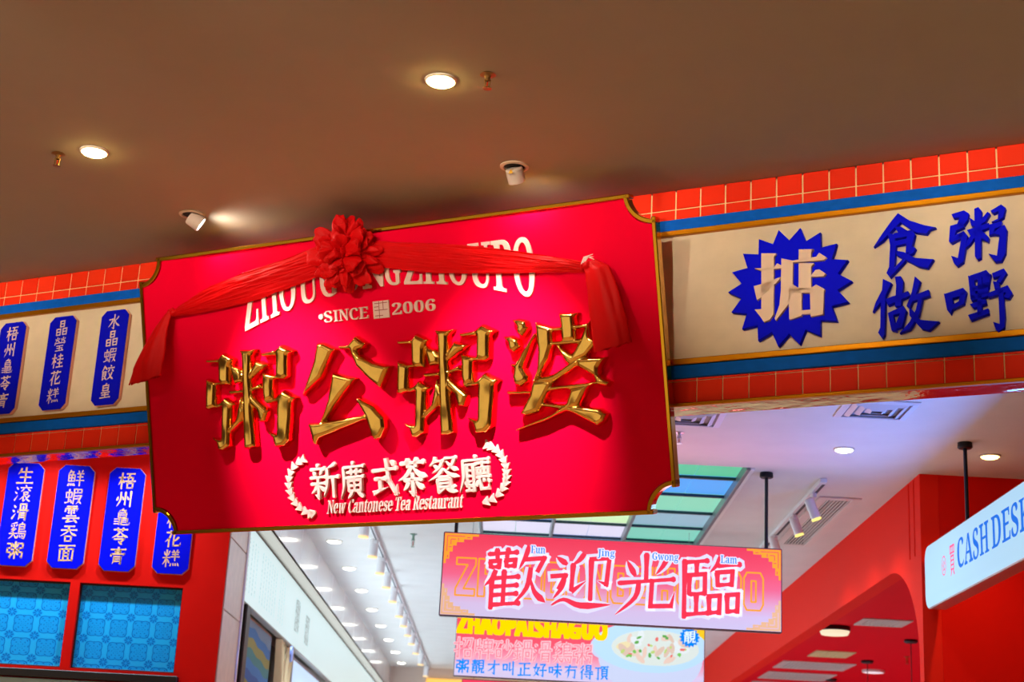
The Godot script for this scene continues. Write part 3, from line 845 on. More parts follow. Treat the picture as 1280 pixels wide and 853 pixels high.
# ------------------------------------------------------------------ floor, ceilings, outer walls
func build_shell() -> void:
	var floor_node := structure("floor")
	part("slab", box_mesh(Vector3(26, 0.2, 36), 0.0, Vector3(0, -0.1, -7)), paint(180, 160, 138, 0.35), floor_node)
	part("hall_tiles", box_mesh(Vector3(13.5, 0.02, 12.6), 0.0, Vector3(-0.3, 0.008, -14.7)), paint(176, 180, 186, 0.3), floor_node)
	var beige := paint(188, 166, 140, 0.7)
	var c := structure("ceiling", fascia_frame(0, 4.05, 0), "plain tan ceiling of the mall corridor")
	part("slab", box_mesh(Vector3(18, 0.15, 9.2), 0.0, Vector3(-1, 0.075, 4.48)), grain(paint(165, 160, 146, 0.85, 0.0, 0.0, 0.2), 0.985, 0.7, 0.0, 3), c)
	for w in [["wall_rear", Vector3(-1, -2.025, 9.1), Vector3(18, 4.05, 0.1)], ["wall_foyer_left", Vector3(-10.0, -2.025, 4.5), Vector3(0.1, 4.05, 9.2)], ["wall_foyer_right", Vector3(8.0, -2.025, 4.5), Vector3(0.1, 4.05, 9.2)]]:
		var o := structure(w[0], fascia_frame(0, 4.05, 0))
		part("panel", box_mesh(w[2], 0.0, w[1]), beige, o)
	# added unseen glowing panes behind the camera, put there to brighten the gold's reflections
	var shop := structure("window_5", fascia_frame(-5.6, 1.55, 9.0), "added unseen glowing panes for the gold to mirror")
	for k in 4:
		part("pane", box_mesh(Vector3(1.50, 2.5, 0.02), 0.0, Vector3(-2.34 + k * 1.56, 0, 0)), paint(255, 240, 214, 0.4, 0.0, 0.34), shop)
	for k in 5:
		part("mullion", box_mesh(Vector3(0.08, 2.6, 0.06), 0.005, Vector3(-3.12 + k * 1.56, 0, 0)), paint(50, 40, 36, 0.5), shop)
	part("transom", box_mesh(Vector3(6.3, 0.08, 0.06), 0.005, Vector3(0, 1.29, 0)), paint(50, 40, 36, 0.5), shop)
	area_light(shop, on_fascia(-5.6, 1.55, 8.93), -FASCIA_N, Vector2(6.2, 2.5), Color(1.0, 0.95, 0.86), 2.6)
	# hall ceiling, cut along the back of the fascia and left open over the skylight
	var hall := structure("ceiling_001", Transform3D.IDENTITY, "white plastered ceiling of the dining hall")
	var st := begin()
	for poly in [[-7.5, -0.23, -21.0, 99], [-0.23, 1.282, -8.60, 99], [-0.23, 1.282, -21.0, -13.6], [1.282, 1.842, -21.0, 99], [1.968, 6.5, -21.0, 99], [1.842, 1.968, -9.295, 99], [1.842, 1.968, -21.0, -10.785]]:
		var x0: float = poly[0]
		var x1: float = poly[1]
		var zb: float = poly[2]
		var p := PackedVector2Array()
		if poly[3] == 99:
			p = PackedVector2Array([Vector2(x0, -fascia_back(x0)), Vector2(x1, -fascia_back(x1)), Vector2(x1, -zb), Vector2(x0, -zb)])
		else:
			p = PackedVector2Array([Vector2(x0, -poly[3]), Vector2(x1, -poly[3]), Vector2(x1, -zb), Vector2(x0, -zb)])
		cut_out(st, p, 0.0, 0.12)
		var low := p.duplicate()
		var idx := Geometry2D.triangulate_polygon(low)
		for k in range(0, idx.size(), 3):
			tri(st, Vector3(low[idx[k]].x, low[idx[k]].y, 0), Vector3(low[idx[k + 1]].x, low[idx[k + 1]].y, 0), Vector3(low[idx[k + 2]].x, low[idx[k + 2]].y, 0), Vector3.FORWARD)
	part("slab", st.commit(), grain(paint(232, 226, 220, 0.8, 0.0, 0.0, 0.2), 0.97, 0.5, 0.0, 4), hall, Transform3D(Basis(Vector3.RIGHT, Vector3.FORWARD, Vector3.UP), Vector3(0, HALL_Y, 0)))
	var back := structure("wall_back")
	part("panel", box_mesh(Vector3(9.0, 3.6, 0.1), 0.0, Vector3(0.0, 1.8, -20.75)), paint(206, 186, 172, 0.7), back)
	part("shelf_light", box_mesh(Vector3(3.2, 0.10, 0.06), 0.01, Vector3(0.6, 3.42, -20.66)), paint(255, 196, 96, 0.4, 0.0, 1.0), back, Transform3D.IDENTITY, "warm glowing strip")

func fascia_back(x: float) -> float:
	var p := FASCIA_AT - FASCIA_N * 0.12
	return p.z + (x - p.x) * FASCIA_U.z / FASCIA_U.x

# ------------------------------------------------------------------ the tiled fascia over the entrance
func build_fascia() -> void:
	var o := structure("wall_front", fascia_frame(0, 4.05, 0), "tiled shop fascia with cream sign panels")
	var grout := paint(238, 206, 150, 0.8)
	part("core", box_mesh(Vector3(13.0, 0.868, 0.112), 0.0, Vector3(-1.5, -0.441, -0.0585)), grout, o)
	var st := begin()
	part("panel", box_mesh(Vector3(12.9, 0.50, 0.012), 0.0, Vector3(-1.5, -0.448, -0.001)), grain(paint(222, 204, 176, 0.55), 0.95, 2.0, 0.0, 6), o, Transform3D.IDENTITY, "matt cream panel")
	# tiles: two rows over the blue band (the lower one cut), one row and a sliver under the lower band
	var rng := RandomNumberGenerator.new()
	rng.seed = 7
	var glaze := [paint(238, 50, 22, 0.4, 0.0, 0.0, 0.2), paint(232, 46, 20, 0.42, 0.0, 0.0, 0.2), paint(242, 55, 26, 0.4, 0.0, 0.0, 0.2)]
	var pitch := 0.1015
	var tall := box_mesh(Vector3(pitch - 0.0060, 0.0785, 0.010), 0.0015)
	var short := box_mesh(Vector3(pitch - 0.0060, 0.0415, 0.010), 0.0015)
	var low := box_mesh(Vector3(pitch - 0.0044, 0.0855, 0.010), 0.0015)
	var sliver := box_mesh(Vector3(pitch - 0.0044, 0.0080, 0.010), 0.001)
	for k in range(-40, 22):
		var u := k * pitch + pitch * 0.5
		var v := u - 0.002
		part("tile", tall, glaze[rng.randi() % 3], o, Transform3D(Basis.IDENTITY, Vector3(u, -0.0405, -0.003)))
		part("tile", short, glaze[rng.randi() % 3], o, Transform3D(Basis.IDENTITY, Vector3(u, -0.1050, -0.003)))
		part("tile", low, glaze[rng.randi() % 3], o, Transform3D(Basis.IDENTITY, Vector3(v, -0.8255, -0.003)))
		part("tile", sliver, glaze[rng.randi() % 3], o, Transform3D(Basis.IDENTITY, Vector3(v, -0.7755, -0.003)))
	# painted bands, gold edge strips and the gold-lined underside
	var blue := grain(paint(2, 100, 214, 0.6, 0.0, 0.0, 0.2), 0.88, 3.0, 0.0, 8)
	var gold := paint(186, 122, 18, 0.38, 1.0)
	var n := 1
	for t in [[-0.1513, 0.0485, 0.020, blue, "flat blue painted band above the cream panels"], [-0.7455, 0.0500, 0.020, blue, "flat blue painted band below the cream panels"], [-0.1868, 0.0225, 0.030, gold, "polished gold strip along the top of the cream panels"], [-0.7088, 0.0225, 0.030, gold, "polished gold strip along the foot of the cream panels"], [-0.8757, 0.0145, 0.024, gold, "polished gold corner strip along the fascia's lower edge"]]:
		var b := structure("trim_%d" % n, fascia_frame(-1.5, 4.05 + t[0], t[2] * 0.5 - 0.008), t[4])
		part("strip", box_mesh(Vector3(12.9, t[1], t[2]), 0.003), t[3], b)
		n += 1
	var mirror: StandardMaterial3D = paint(214, 166, 70, 0.10, 1.0).duplicate()
	var wave := FastNoiseLite.new()
	wave.frequency = 0.012
	wave.seed = 3
	var wt := NoiseTexture2D.new()
	wt.noise = wave
	wt.width = 256
	wt.height = 256
	wt.seamless = true
	mirror.heightmap_enabled = true
	mirror.heightmap_texture = wt
	mirror.heightmap_scale = 0.25
	mirror.uv1_triplanar = true
	mirror.uv1_scale = Vector3.ONE * 2.0
	part("soffit", box_mesh(Vector3(12.9, 0.006, 0.118), 0.001, Vector3(-1.5, -0.880, -0.060)), mirror, o, Transform3D.IDENTITY, "polished gold underside")

# ------------------------------------------------------------------ red wall with blue panes, inside on the left
func build_plaque_wall() -> void:
	var red := paint(216, 16, 8, 0.5, 0.0, 0.0, 0.2)
	var o := structure("wall_left", Transform3D.IDENTITY, "glossy red wall with plaques over two blue panes")
	var st := begin()
	for q in [[-6.5, -1.49, 2.757, 3.6], [-6.5, -1.49, 0.0, 2.318], [-6.5, -2.90, 2.318, 2.757], [-2.292, -2.243, 2.318, 2.757], [-1.704, -1.49, 2.318, 2.757]]:
		box(st, Vector3((q[0] + q[1]) * 0.5, (q[2] + q[3]) * 0.5, -8.46), Vector3(q[1] - q[0], q[3] - q[2], 0.12))
	part("panel", st.commit(), red, o)
	# blue patterned glass panes, set back in the wall
	var pattern := print_texture(512, 420, pane_print)
	var glass := StandardMaterial3D.new()
	glass.albedo_texture = pattern
	glass.roughness = 0.22
	var n := 1
	for q in [[-2.90, -2.292], [-2.243, -1.704]]:
		var w := structure("window_%d" % n, at((q[0] + q[1]) * 0.5, 2.5375, -8.4), "blue patterned glass pane set back in the red wall")
		var wide: float = q[1] - q[0]
		part("pane", face_mesh(wide, 0.439, -0.036), glass, w)
		var fr := begin()
		box(fr, Vector3(-wide / 2 + 0.004, 0, -0.031), Vector3(0.008, 0.439, 0.012), 0.002)
		box(fr, Vector3(wide / 2 - 0.004, 0, -0.031), Vector3(0.008, 0.439, 0.012), 0.002)
		box(fr, Vector3(0, 0.2155, -0.031), Vector3(wide - 0.016, 0.008, 0.012), 0.002)
		box(fr, Vector3(0, -0.2155, -0.031), Vector3(wide - 0.016, 0.008, 0.012), 0.002)
		part("frame", fr.commit(), paint(20, 26, 40, 0.5), w)
		n += 1
	var bar := structure("trim_6", at(-2.6, 2.281, -8.385), "black metal bar under the blue panes")
	part("strip", box_mesh(Vector3(1.85, 0.040, 0.05), 0.004), paint(24, 22, 22, 0.4), bar)
	var pane := structure("window_3", at(-2.6, 2.13, -8.385), "pale glass below the black bar")
	part("pane", box_mesh(Vector3(1.84, 0.25, 0.02), 0.003), paint(150, 190, 200, 0.15), pane)

func pane_print(u: float, v: float) -> Color:
	# a woven pattern of rosettes and quatrefoil medallions in two blues
	var x := u * 4.6 + 0.12
	var y := v * 3.75 + 0.1
	var base := rgb(30, 184, 252)
	var deep := rgb(0, 112, 206)
	var mid := rgb(18, 166, 244)
	var rx := fposmod(x, 1.0) - 0.5
	var ry := fposmod(y, 1.0) - 0.5
	var r := sqrt(rx * rx + ry * ry)
	var a := atan2(ry, rx)
	if r < 0.20 + 0.025 * cos(a * 8.0):
		return deep if r > 0.055 and r < 0.17 and cos(a * 8.0) > -0.35 else mid
	var mx := fposmod(x + 0.5, 1.0) - 0.5
	var my := fposmod(y + 0.5, 1.0) - 0.5
	r = sqrt(mx * mx + my * my)
	a = atan2(my, mx)
	var edge := 0.43 + 0.05 * cos(a * 4.0 + PI)
	if r < edge:
		if absf(r - edge * 0.93) < 0.016 or absf(sin(r * 26.0 + a * 2.0) * cos(a * 4.0)) > 0.86:
			return deep
		return mid
	return base

# ------------------------------------------------------------------ left side of the hall
func build_left_side() -> void:
	# the end of the red wall: a column faced with cream tiles
	var col := structure("wall_left_return", Transform3D.IDENTITY, "cream tiled return of the red wall")
	var cream := grain(paint(226, 204, 180, 0.3), 0.93, 2.0, 0.0, 12)
	part("core", box_mesh(Vector3(0.5, 3.6, 0.50), 0.0, Vector3(-1.746, 1.8, -8.705)), paint(190, 172, 150, 0.7), col)
	var course := box_mesh(Vector3(0.012, 0.376, 0.546), 0.003)
	for k in 10:
		if k < 9:
			part("tile", course, cream, col, at(-1.489, 0.190 + k * 0.38, -8.68))
	part("tile", box_mesh(Vector3(0.012, 0.174, 0.546), 0.003), cream, col, at(-1.489, 3.508, -8.68))
	var edge := structure("trim_7", at(-1.49, 1.8, -8.975), "pale metal edge of the cream column")
	part("strip", box_mesh(Vector3(0.03, 3.6, 0.04), 0.006), paint(214, 206, 200, 0.3, 0.6), edge)
	# glossy white fascia, cream soffit and the wall below
	var f := structure("wall_hall_left", Transform3D.IDENTITY, "left wall of the hall")
	var white: StandardMaterial3D = paint(244, 250, 248, 0.14, 0.0, 0.0, 0.8)
	for k in 11:
		var z0 := -9.0 - k * 1.066
		part("panel", box_mesh(Vector3(0.02, 0.296, 1.060), 0.002), white, f, at(-1.474, 3.452, z0 - 0.533))
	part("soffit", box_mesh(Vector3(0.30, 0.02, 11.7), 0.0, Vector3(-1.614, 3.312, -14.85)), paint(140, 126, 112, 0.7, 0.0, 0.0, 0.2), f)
	part("core", box_mesh(Vector3(0.20, 2.84, 11.7), 0.0, Vector3(-1.80, 1.42, -14.85)), paint(150, 130, 108, 0.6), f)
	part("bulkhead", box_mesh(Vector3(0.20, 0.76, 11.7), 0.0, Vector3(-1.80, 3.22, -14.85)), paint(206, 192, 176, 0.6), f)
	# the long lit menu board
	var b := thing("menu_lightbox", "long white lit menu board with faint grey writing along the left wall", "lightbox", Transform3D(Basis(Vector3.FORWARD, Vector3.UP, Vector3.RIGHT), Vector3(-1.585, 3.075, -14.6)))
	part("housing", box_mesh(Vector3(11.1, 0.452, 0.05), 0.004, Vector3(0, 0, -0.002)), paint(190, 180, 170, 0.4, 0.3), b)
	var tex := print_texture(1400, 64, menu_print)
	part("face", face_mesh(11.06, 0.440, 0.0236), lit_print(tex, 0.80), b)
	area_light(b, Vector3(-1.554, 3.075, -14.6), Vector3.RIGHT, Vector2(11.0, 0.42), COOL, 8.0)
	# under it: black post, striped woven panel, cream curtain with a medallion, pale screen
	var post := thing("display_post", "black upright post beside the striped woven panel", "post", at(-1.585, 1.425, -9.69))
	part("upright", box_mesh(Vector3(0.06, 2.85, 0.15), 0.008), paint(22, 20, 22, 0.4), post)
	part("foot", box_mesh(Vector3(0.07, 0.05, 0.19), 0.006, Vector3(0, -1.39, 0)), paint(30, 28, 30, 0.4), post)
	var stripes := print_texture(64, 160, stripe_print)
	var sm := StandardMaterial3D.new()
	sm.albedo_texture = stripes
	sm.roughness = 0.7
	var art := thing("striped_panel", "woven panel with blue, teal and ochre stripes under the lit menu board", "wall hanging", Transform3D(Basis(Vector3.FORWARD, Vector3.UP, Vector3.RIGHT), Vector3(-1.64, 2.40, -10.50)))
	part("cloth", face_mesh(1.34, 0.86, 0.02), sm, art)
	part("backing", box_mesh(Vector3(1.40, 0.90, 0.03), 0.004), paint(196, 170, 130, 0.5), art)
	var niche := thing("dark_panel", "dark bronze panel between the cream column and the black post", "panel", Transform3D(Basis(Vector3.FORWARD, Vector3.UP, Vector3.RIGHT), Vector3(-1.66, 2.0, -9.33)))
	part("board", box_mesh(Vector3(0.54, 1.68, 0.02), 0.004), grain(paint(96, 72, 44, 0.4), 0.6, 3.0, 0.0, 15), niche)
	part("rail", box_mesh(Vector3(0.54, 0.04, 0.035), 0.004, Vector3(0, 0.5, 0)), paint(60, 44, 30, 0.4), niche)
	var cur := thing("tied_curtain", "cream curtain tied back with a blue and white medallion", "curtain", at(-1.64, 2.84, -11.75))
	var grid := []
	for i in 26:
		var t := i / 25.0
		var row := []
		var half := 0.42 * (1.0 - 1.25 * t * (1.0 - t) * 1.6) + 0.02
		for j in 33:
			var s := j / 32.0 * 2.0 - 1.0
			row.append(Vector3(0.02 + 0.035 * sin(s * 16.0 + t * 2.0) * (0.4 + 0.6 * absf(s)) + 0.02, -t * 1.1, s * half))
		grid.append(row)
	part("cloth", sheet(grid), paint(222, 196, 152, 0.7), cur)
	var st := begin()
	lathe(st, [[0.0, 0.014], [0.055, 0.012], [0.06, 0.0]], Transform3D(Basis(Vector3.FORWARD, Vector3.RIGHT, Vector3.UP), Vector3(0.085, -0.06, 0.02)), 20)
	part("medallion", st.commit(), paint(120, 140, 214, 0.3), cur)
	var scr := thing("wall_screen", "pale blue lit screen beyond the cream curtain", "screen", Transform3D(Basis(Vector3.FORWARD, Vector3.UP, Vector3.RIGHT), Vector3(-1.63, 2.44, -13.25)))
	part("bezel", box_mesh(Vector3(1.90, 0.78, 0.04), 0.006), paint(150, 150, 160, 0.4), scr)
	part("display", face_mesh(1.84, 0.72, 0.022), paint(196, 224, 250, 0.3, 0.0, 0.85), scr)
	area_light(scr, Vector3(-1.58, 2.44, -13.25), Vector3.RIGHT, Vector2(1.8, 0.7), Color(0.8, 0.9, 1.0), 0.6)

func menu_print(u: float, v: float) -> Color:
	var white := rgb(214, 238, 240)
	var k := int(u * 1400.0)
	var j := int(v * 64.0)
	var col := k % 14
	var in_text := v > 0.14 and v < 0.88 and u > 0.012 and u < 0.20
	var ink := fposmod(sin(k * 12.9898 + j * 78.233) * 43758.5453, 1.0)
	if in_text and col < 5 and j % 4 != 3 and ink > 0.35 and fposmod(sin((k / 14) * 7.3) * 91.7, 1.0) > 0.25:
		return rgb(176, 206, 206)
	var d := absf(u - 0.262) < 0.012 and v > 0.22 and v < 0.75 or absf(u - 0.32) < 0.012 and v > 0.3 and v < 0.8
	if d and ink > 0.5:
		return rgb(120, 140, 138)
	return white

func stripe_print(u: float, v: float) -> Color:
	var w := v * 13.0 + sin(u * 5.0) * 0.35 + sin(u * 17.0 + v * 9.0) * 0.12
	var palette := [rgb(120, 140, 160), rgb(58, 112, 170), rgb(150, 140, 72), rgb(70, 130, 130), rgb(60, 118, 178), rgb(44, 84, 150), rgb(142, 132, 60), rgb(70, 112, 150), rgb(120, 118, 84), rgb(206, 160, 84), rgb(216, 172, 100), rgb(190, 40, 50), rgb(200, 60, 60)]
	return palette[clampi(int(w), 0, 12)]

# ------------------------------------------------------------------ right side of the hall: red bulkhead with an arched opening and a red room behind it
func build_right_side() -> void:
	var red := paint(248, 40, 24, 0.6, 0.0, 0.0, 0.15)
	var o := structure("wall_right", Transform3D(Basis(Vector3.FORWARD, Vector3.UP, Vector3.RIGHT), Vector3(2.19, 0, -8.54)), "red bulkhead wall with a round-cornered opening")
	# local x runs into the hall, y up, z to the right
	var outline := PackedVector2Array([Vector2(0, 0), Vector2(0, 3.6), Vector2(12.1, 3.6), Vector2(12.1, 3.163), Vector2(0.72, 3.163)])
	for k in range(1, 13):
		var a := PI / 2 * k / 12.0
		outline.append(Vector2(0.72 - 0.64 * sin(a), 3.163 - 0.56 * (1.0 - cos(a))))
	outline.append(Vector2(0.08, 0))
	var st := begin()
	cut_out(st, outline, 0.0, 0.10)
	var flip := Geometry2D.triangulate_polygon(outline)
	for k in range(0, flip.size(), 3):
		tri(st, Vector3(outline[flip[k]].x, outline[flip[k]].y, 0), Vector3(outline[flip[k + 1]].x, outline[flip[k + 1]].y, 0), Vector3(outline[flip[k + 2]].x, outline[flip[k + 2]].y, 0), Vector3.FORWARD)
	part("panel", st.commit(), red, o)
	for x in [0.13, 0.24]:
		part("batten", box_mesh(Vector3(0.008, 0.42, 0.006), 0.002), red, o, Transform3D(Basis.IDENTITY, Vector3(x, 3.38, -0.002)))
	var f := structure("wall_right_front", Transform3D.IDENTITY, "red wall behind the lit cash desk sign")
	part("panel", box_mesh(Vector3(4.3, 3.6, 0.10), 0.0, Vector3(4.441, 1.8, -8.591)), paint(238, 22, 10, 0.55, 0.0, 0.0, 0.2), f)
	var side := structure("wall_side")
	part("panel", box_mesh(Vector3(0.1, 4.05, 6.5), 0.0, Vector3(6.55, 2.0, -5.6)), paint(226, 22, 10, 0.55, 0.0, 0.0, 0.2), side)
	var room := structure("wall_inner_room", Transform3D.IDENTITY, "red walls of the side room")
	st = begin()
	box(st, Vector3(5.4, 1.62, -14.6), Vector3(0.1, 3.24, 12.0))
	box(st, Vector3(3.85, 1.62, -20.6), Vector3(3.1, 3.24, 0.1))
	part("panel", st.commit(), red, room)
	var c := structure("ceiling_002", Transform3D.IDENTITY, "red ceiling of the side room")
	part("slab", box_mesh(Vector3(3.2, 0.1, 12.0), 0.0, Vector3(3.89, 3.30, -14.65)), paint(238, 16, 34, 0.6, 0.0, 0.0, 0.15), c)
	var y := 3.25
	var metal := paint(214, 206, 196, 0.4, 0.2)
	var shade := paint(170, 160, 152, 0.6)
	slot_grille("ceiling_grille", "small white grille on the red ceiling nearest the arch corner", Vector3(2.75, y, -11.87), 0.36, 0.36, 0.05, 9, false, metal, metal, "grilles on the red ceiling")
	slot_grille("ceiling_grille", "small yellowish grille on the red ceiling behind the black lamp", Vector3(2.79, y, -13.98), 0.34, 0.44, 0.06, 5, false, paint(226, 210, 150, 0.4), paint(226, 210, 150, 0.4), "grilles on the red ceiling")
	slot_grille("ceiling_grille", "wide grey grille on the red ceiling, nearer of two", Vector3(2.82, y, -14.95), 0.66, 0.60, 0.05, 16, false, metal, shade, "grilles on the red ceiling")
	slot_grille("ceiling_grille", "wide grey grille on the red ceiling, farther of two", Vector3(2.84, y, -15.95), 0.66, 0.66, 0.05, 16, false, metal, shade, "grilles on the red ceiling")
	slot_grille("ceiling_grille", "last grey grille on the red ceiling at the picture's lower edge", Vector3(2.84, y, -16.95), 0.66, 0.66, 0.05, 16, false, metal, shade, "grilles on the red ceiling")
	var lamp := thing("surface_lamp", "flat black ceiling lamp with a pale underside on the red ceiling", "lamp", at(2.47, y, -12.25))
	part("housing", lathe_mesh([[0.0, 0.0], [0.115, 0.0], [0.120, -0.030], [0.112, -0.036]], 28), paint(28, 24, 22, 0.4), lamp)
	part("diffuser", lathe_mesh([[0.114, -0.034], [0.10, -0.062], [0.0, -0.066]], 28), paint(250, 236, 200, 0.4, 0.0, 0.9), lamp)
	spot_light(lamp, Vector3(2.47, y - 0.08, -12.25), Vector3(2.47, 0, -12.25), CREAMY, 6.0, 75.0, 0.1)
	var disc := thing("ceiling_lamp", "round white disc lamp on the red ceiling", "lamp", at(3.40, y, -15.1))
	part("rim", lathe_mesh([[0.0, 0.0], [0.105, 0.0], [0.105, -0.02], [0.095, -0.024]], 28), paint(230, 226, 224, 0.4), disc)
	part("diffuser", lathe_mesh([[0.096, -0.022], [0.0, -0.03]], 28), paint(248, 230, 236, 0.4, 0.0, 0.9), disc)
	spot_light(disc, Vector3(3.40, y - 0.05, -15.1), Vector3(3.40, 0, -15.1), COOL, 12.0, 78.0, 0.09)
	var n := 0
	for q in [[3.18, -12.79, "nearest the arch edge"], [3.18, -14.35, "in the middle"], [3.20, -16.05, "farthest, at the picture's lower edge"]]:
		var p := thing("pendant_lamp", "thin black pendant lamp on the red ceiling, %s" % q[2], "pendant lamp", at(q[0], y, q[1]), "pendant lamps in the red room")
		part("canopy", lathe_mesh([[0.0, 0.0], [0.052, 0.0], [0.055, -0.018], [0.045, -0.026], [0.0, -0.028]], 20), paint(22, 18, 20, 0.4), p)
		st = begin()
		rod(st, Vector3(0, -0.02, 0), Vector3(0, -1.25, 0), 0.0035, 6)
		part("cord", st.commit(), paint(20, 16, 18, 0.5), p)
		part("shade", lathe_mesh([[0.0, -1.22], [0.03, -1.24], [0.12, -1.34], [0.115, -1.34], [0.03, -1.25]], 20), paint(26, 22, 22, 0.4), p)
		n += 1
	sprinkler("small brass fire sprinkler on the red ceiling beside a pendant", Vector3(3.42, y, -13.9), 0.06, paint(196, 90, 40, 0.3, 0.8), "fire sprinklers")

# ------------------------------------------------------------------ stained glass skylight
func build_skylight() -> void:
	var o := structure("window_4", at(0, HALL_Y, 0), "skylight of coloured glass panes between dark beams")
	var frame := paint(120, 124, 128, 0.4, 0.5)
	var beam := paint(36, 66, 84, 0.4, 0.3)
	var cols := [-0.23, 0.262, 0.762, 1.282]
	for k in 4:
		part("rail", box_mesh(Vector3(0.022, 0.06, 5.0), 0.003), frame, o, Transform3D(Basis.IDENTITY, Vector3(cols[k] + (0.011 if k == 0 else -0.011 if k == 3 else 0.0), 0.015, -11.1)))
	part("lip", box_mesh(Vector3(0.022, 0.012, 5.0), 0.003), paint(236, 232, 224, 0.5), o, Transform3D(Basis.IDENTITY, Vector3(1.294, -0.006, -11.1)), "white edging")
	var rows := [-8.60, -9.02, -9.52, -10.06, -10.58, -11.1, -11.62, -12.14, -12.66, -13.18, -13.6]
	for k in rows.size():
		part("beam", box_mesh(Vector3(1.50, 0.016, 0.03), 0.003), beam, o, Transform3D(Basis.IDENTITY, Vector3(0.526, 0.028, rows[k] - 0.015 if k else -8.606)))
	var tint := {
		"green": paint(92, 190, 150, 0.2, 0.0, 1.0), "sky": paint(84, 160, 236, 0.2, 0.0, 1.0), "mint": paint(130, 204, 176, 0.2, 0.0, 1.0), "slate": paint(138, 172, 190, 0.2, 0.0, 1.0),
		"lime": paint(196, 230, 178, 0.2, 0.0, 1.0), "pearl": paint(212, 208, 230, 0.2, 0.0, 1.0), "azure": paint(70, 138, 212, 0.2, 0.0, 1.0), "teal": paint(120, 196, 178, 0.2, 0.0, 1.0)}
	var plan := [["azure", "pearl", "lime", "azure", "pearl", "mint", "sky", "lime", "pearl", "azure"], ["lime", "sky", "mint", "lime", "pearl", "azure", "lime", "mint", "sky", "pearl"], ["green", "sky", "mint", "slate", "teal", "green", "sky", "mint", "slate", "teal"]]
	for i in 3:
		var x0: float = cols[i]
		var x1: float = cols[i + 1]
		for j in rows.size() - 1:
			var z0: float = rows[j]
			var z1: float = rows[j + 1]
			for half in 2:
				var w := (x1 - x0 - 0.02) / 2
				part("pane", box_mesh(Vector3(w - 0.004, 0.008, z0 - z1 - 0.01), 0.001), tint[plan[i][j]], o, Transform3D(Basis.IDENTITY, Vector3(x0 + 0.01 + w * (half + 0.5), 0.040, (z0 + z1) / 2)))
	part("backing", box_mesh(Vector3(1.6, 0.02, 5.1), 0.0, Vector3(0.526, 0.11, -11.1)), paint(200, 210, 210, 0.6), o)
	area_light(o, Vector3(0.526, HALL_Y - 0.02, -11.1), Vector3.DOWN, Vector2(1.45, 4.9), Color(0.86, 0.97, 1.0), 4.0)

# ------------------------------------------------------------------ lamps of the mall corridor
func build_foyer_lamps() -> void:
	var g := "warm downlights in the tan ceiling"
	downlight("glowing round downlight in the tan ceiling, left of the two in view", on_fascia(-1.872, 4.05, 1.105), 0.048, KEY, 11.5, 60.0, g, SIGN_AT + SIGN_U * -0.36 + SIGN_V * -0.19, 21.0)
	downlight("glowing round downlight in the tan ceiling above the sign's middle", on_fascia(-0.309, 4.05, 1.170), 0.048, KEY, 11.5, 60.0, g, SIGN_AT + SIGN_U * 0.52 + SIGN_V * -0.19, 21.0)
	for q in [[1.30, 1.30], [-3.435, 1.14], [2.8, 1.3], [-5.0, 1.14], [-1.87, 2.9], [-0.3, 2.9], [1.26, 2.9], [-3.43, 2.9], [-1.87, 4.7], [-0.3, 4.7], [1.26, 4.7], [-3.43, 4.7]]:
		downlight("glowing round downlight in the tan ceiling, out of view overhead", on_fascia(q[0], 4.05, q[1]), 0.048, WARM, 3.6, 26.0, "downlights overhead")
	gimbal("tilted swivel spotlight in the ceiling above the sign's left end", Vector3(-1.425, 4.05, -6.349), Vector3(-1.425, 4.05, -6.349) + Vector3(0, -0.52, 0) + FASCIA_U * 0.66 - FASCIA_N * 0.58, 0.20, Color(1.0, 0.9, 0.82), 82.0, "swivel spotlights above the red sign")
	gimbal("swivel spotlight with a warning sticker in the ceiling above the sign's right half", Vector3(-0.066, 4.05, -5.669), Vector3(-0.066, 4.05, -5.669) + Vector3(0, -0.75, 0) - FASCIA_N * 0.62, 0.22, Color(1.0, 0.9, 0.82), 82.0, "swivel spotlights above the red sign")
	for q in [[-4.9, -4.9], [-3.8, -3.8], [-2.7, -2.7], [-1.6, -1.6], [-0.5, -0.5], [0.6, 0.6], [1.7, 1.7], [2.8, 2.8]]:
		gimbal("swivel spotlight washing the shop fascia, out of view overhead", on_fascia(q[0], 4.05, 3.7), on_fascia(q[1], 3.98, 0.0), 9.6, WASH, 14.2, "spotlights overhead")
	var brass := paint(150, 118, 70, 0.35, 0.8)
	sprinkler("brass fire sprinkler in the tan ceiling beside the left downlight", Vector3(-1.84, 4.05, -5.767), 0.05, brass, "fire sprinklers in the tan ceiling")
	sprinkler("brass fire sprinkler in the tan ceiling beside the upper downlight", Vector3(-0.163, 4.05, -4.905), 0.05, brass, "fire sprinklers in the tan ceiling")

# ------------------------------------------------------------------ the big red sign
func notched(hw: float, hh: float, r: float) -> PackedVector2Array:
	var p := PackedVector2Array()
	for c in [[-1, -1], [1, -1], [1, 1], [-1, 1]]:
		for k in 13:
			var t := PI / 2 * k / 12.0
			var a := cos(t) * r
			var b := sin(t) * r
			if c[0] * c[1] < 0:
				p.append(Vector2(c[0] * (hw - a), c[1] * (hh - b)))
			else:
				p.append(Vector2(c[0] * (hw - b), c[1] * (hh - a)))
	return p

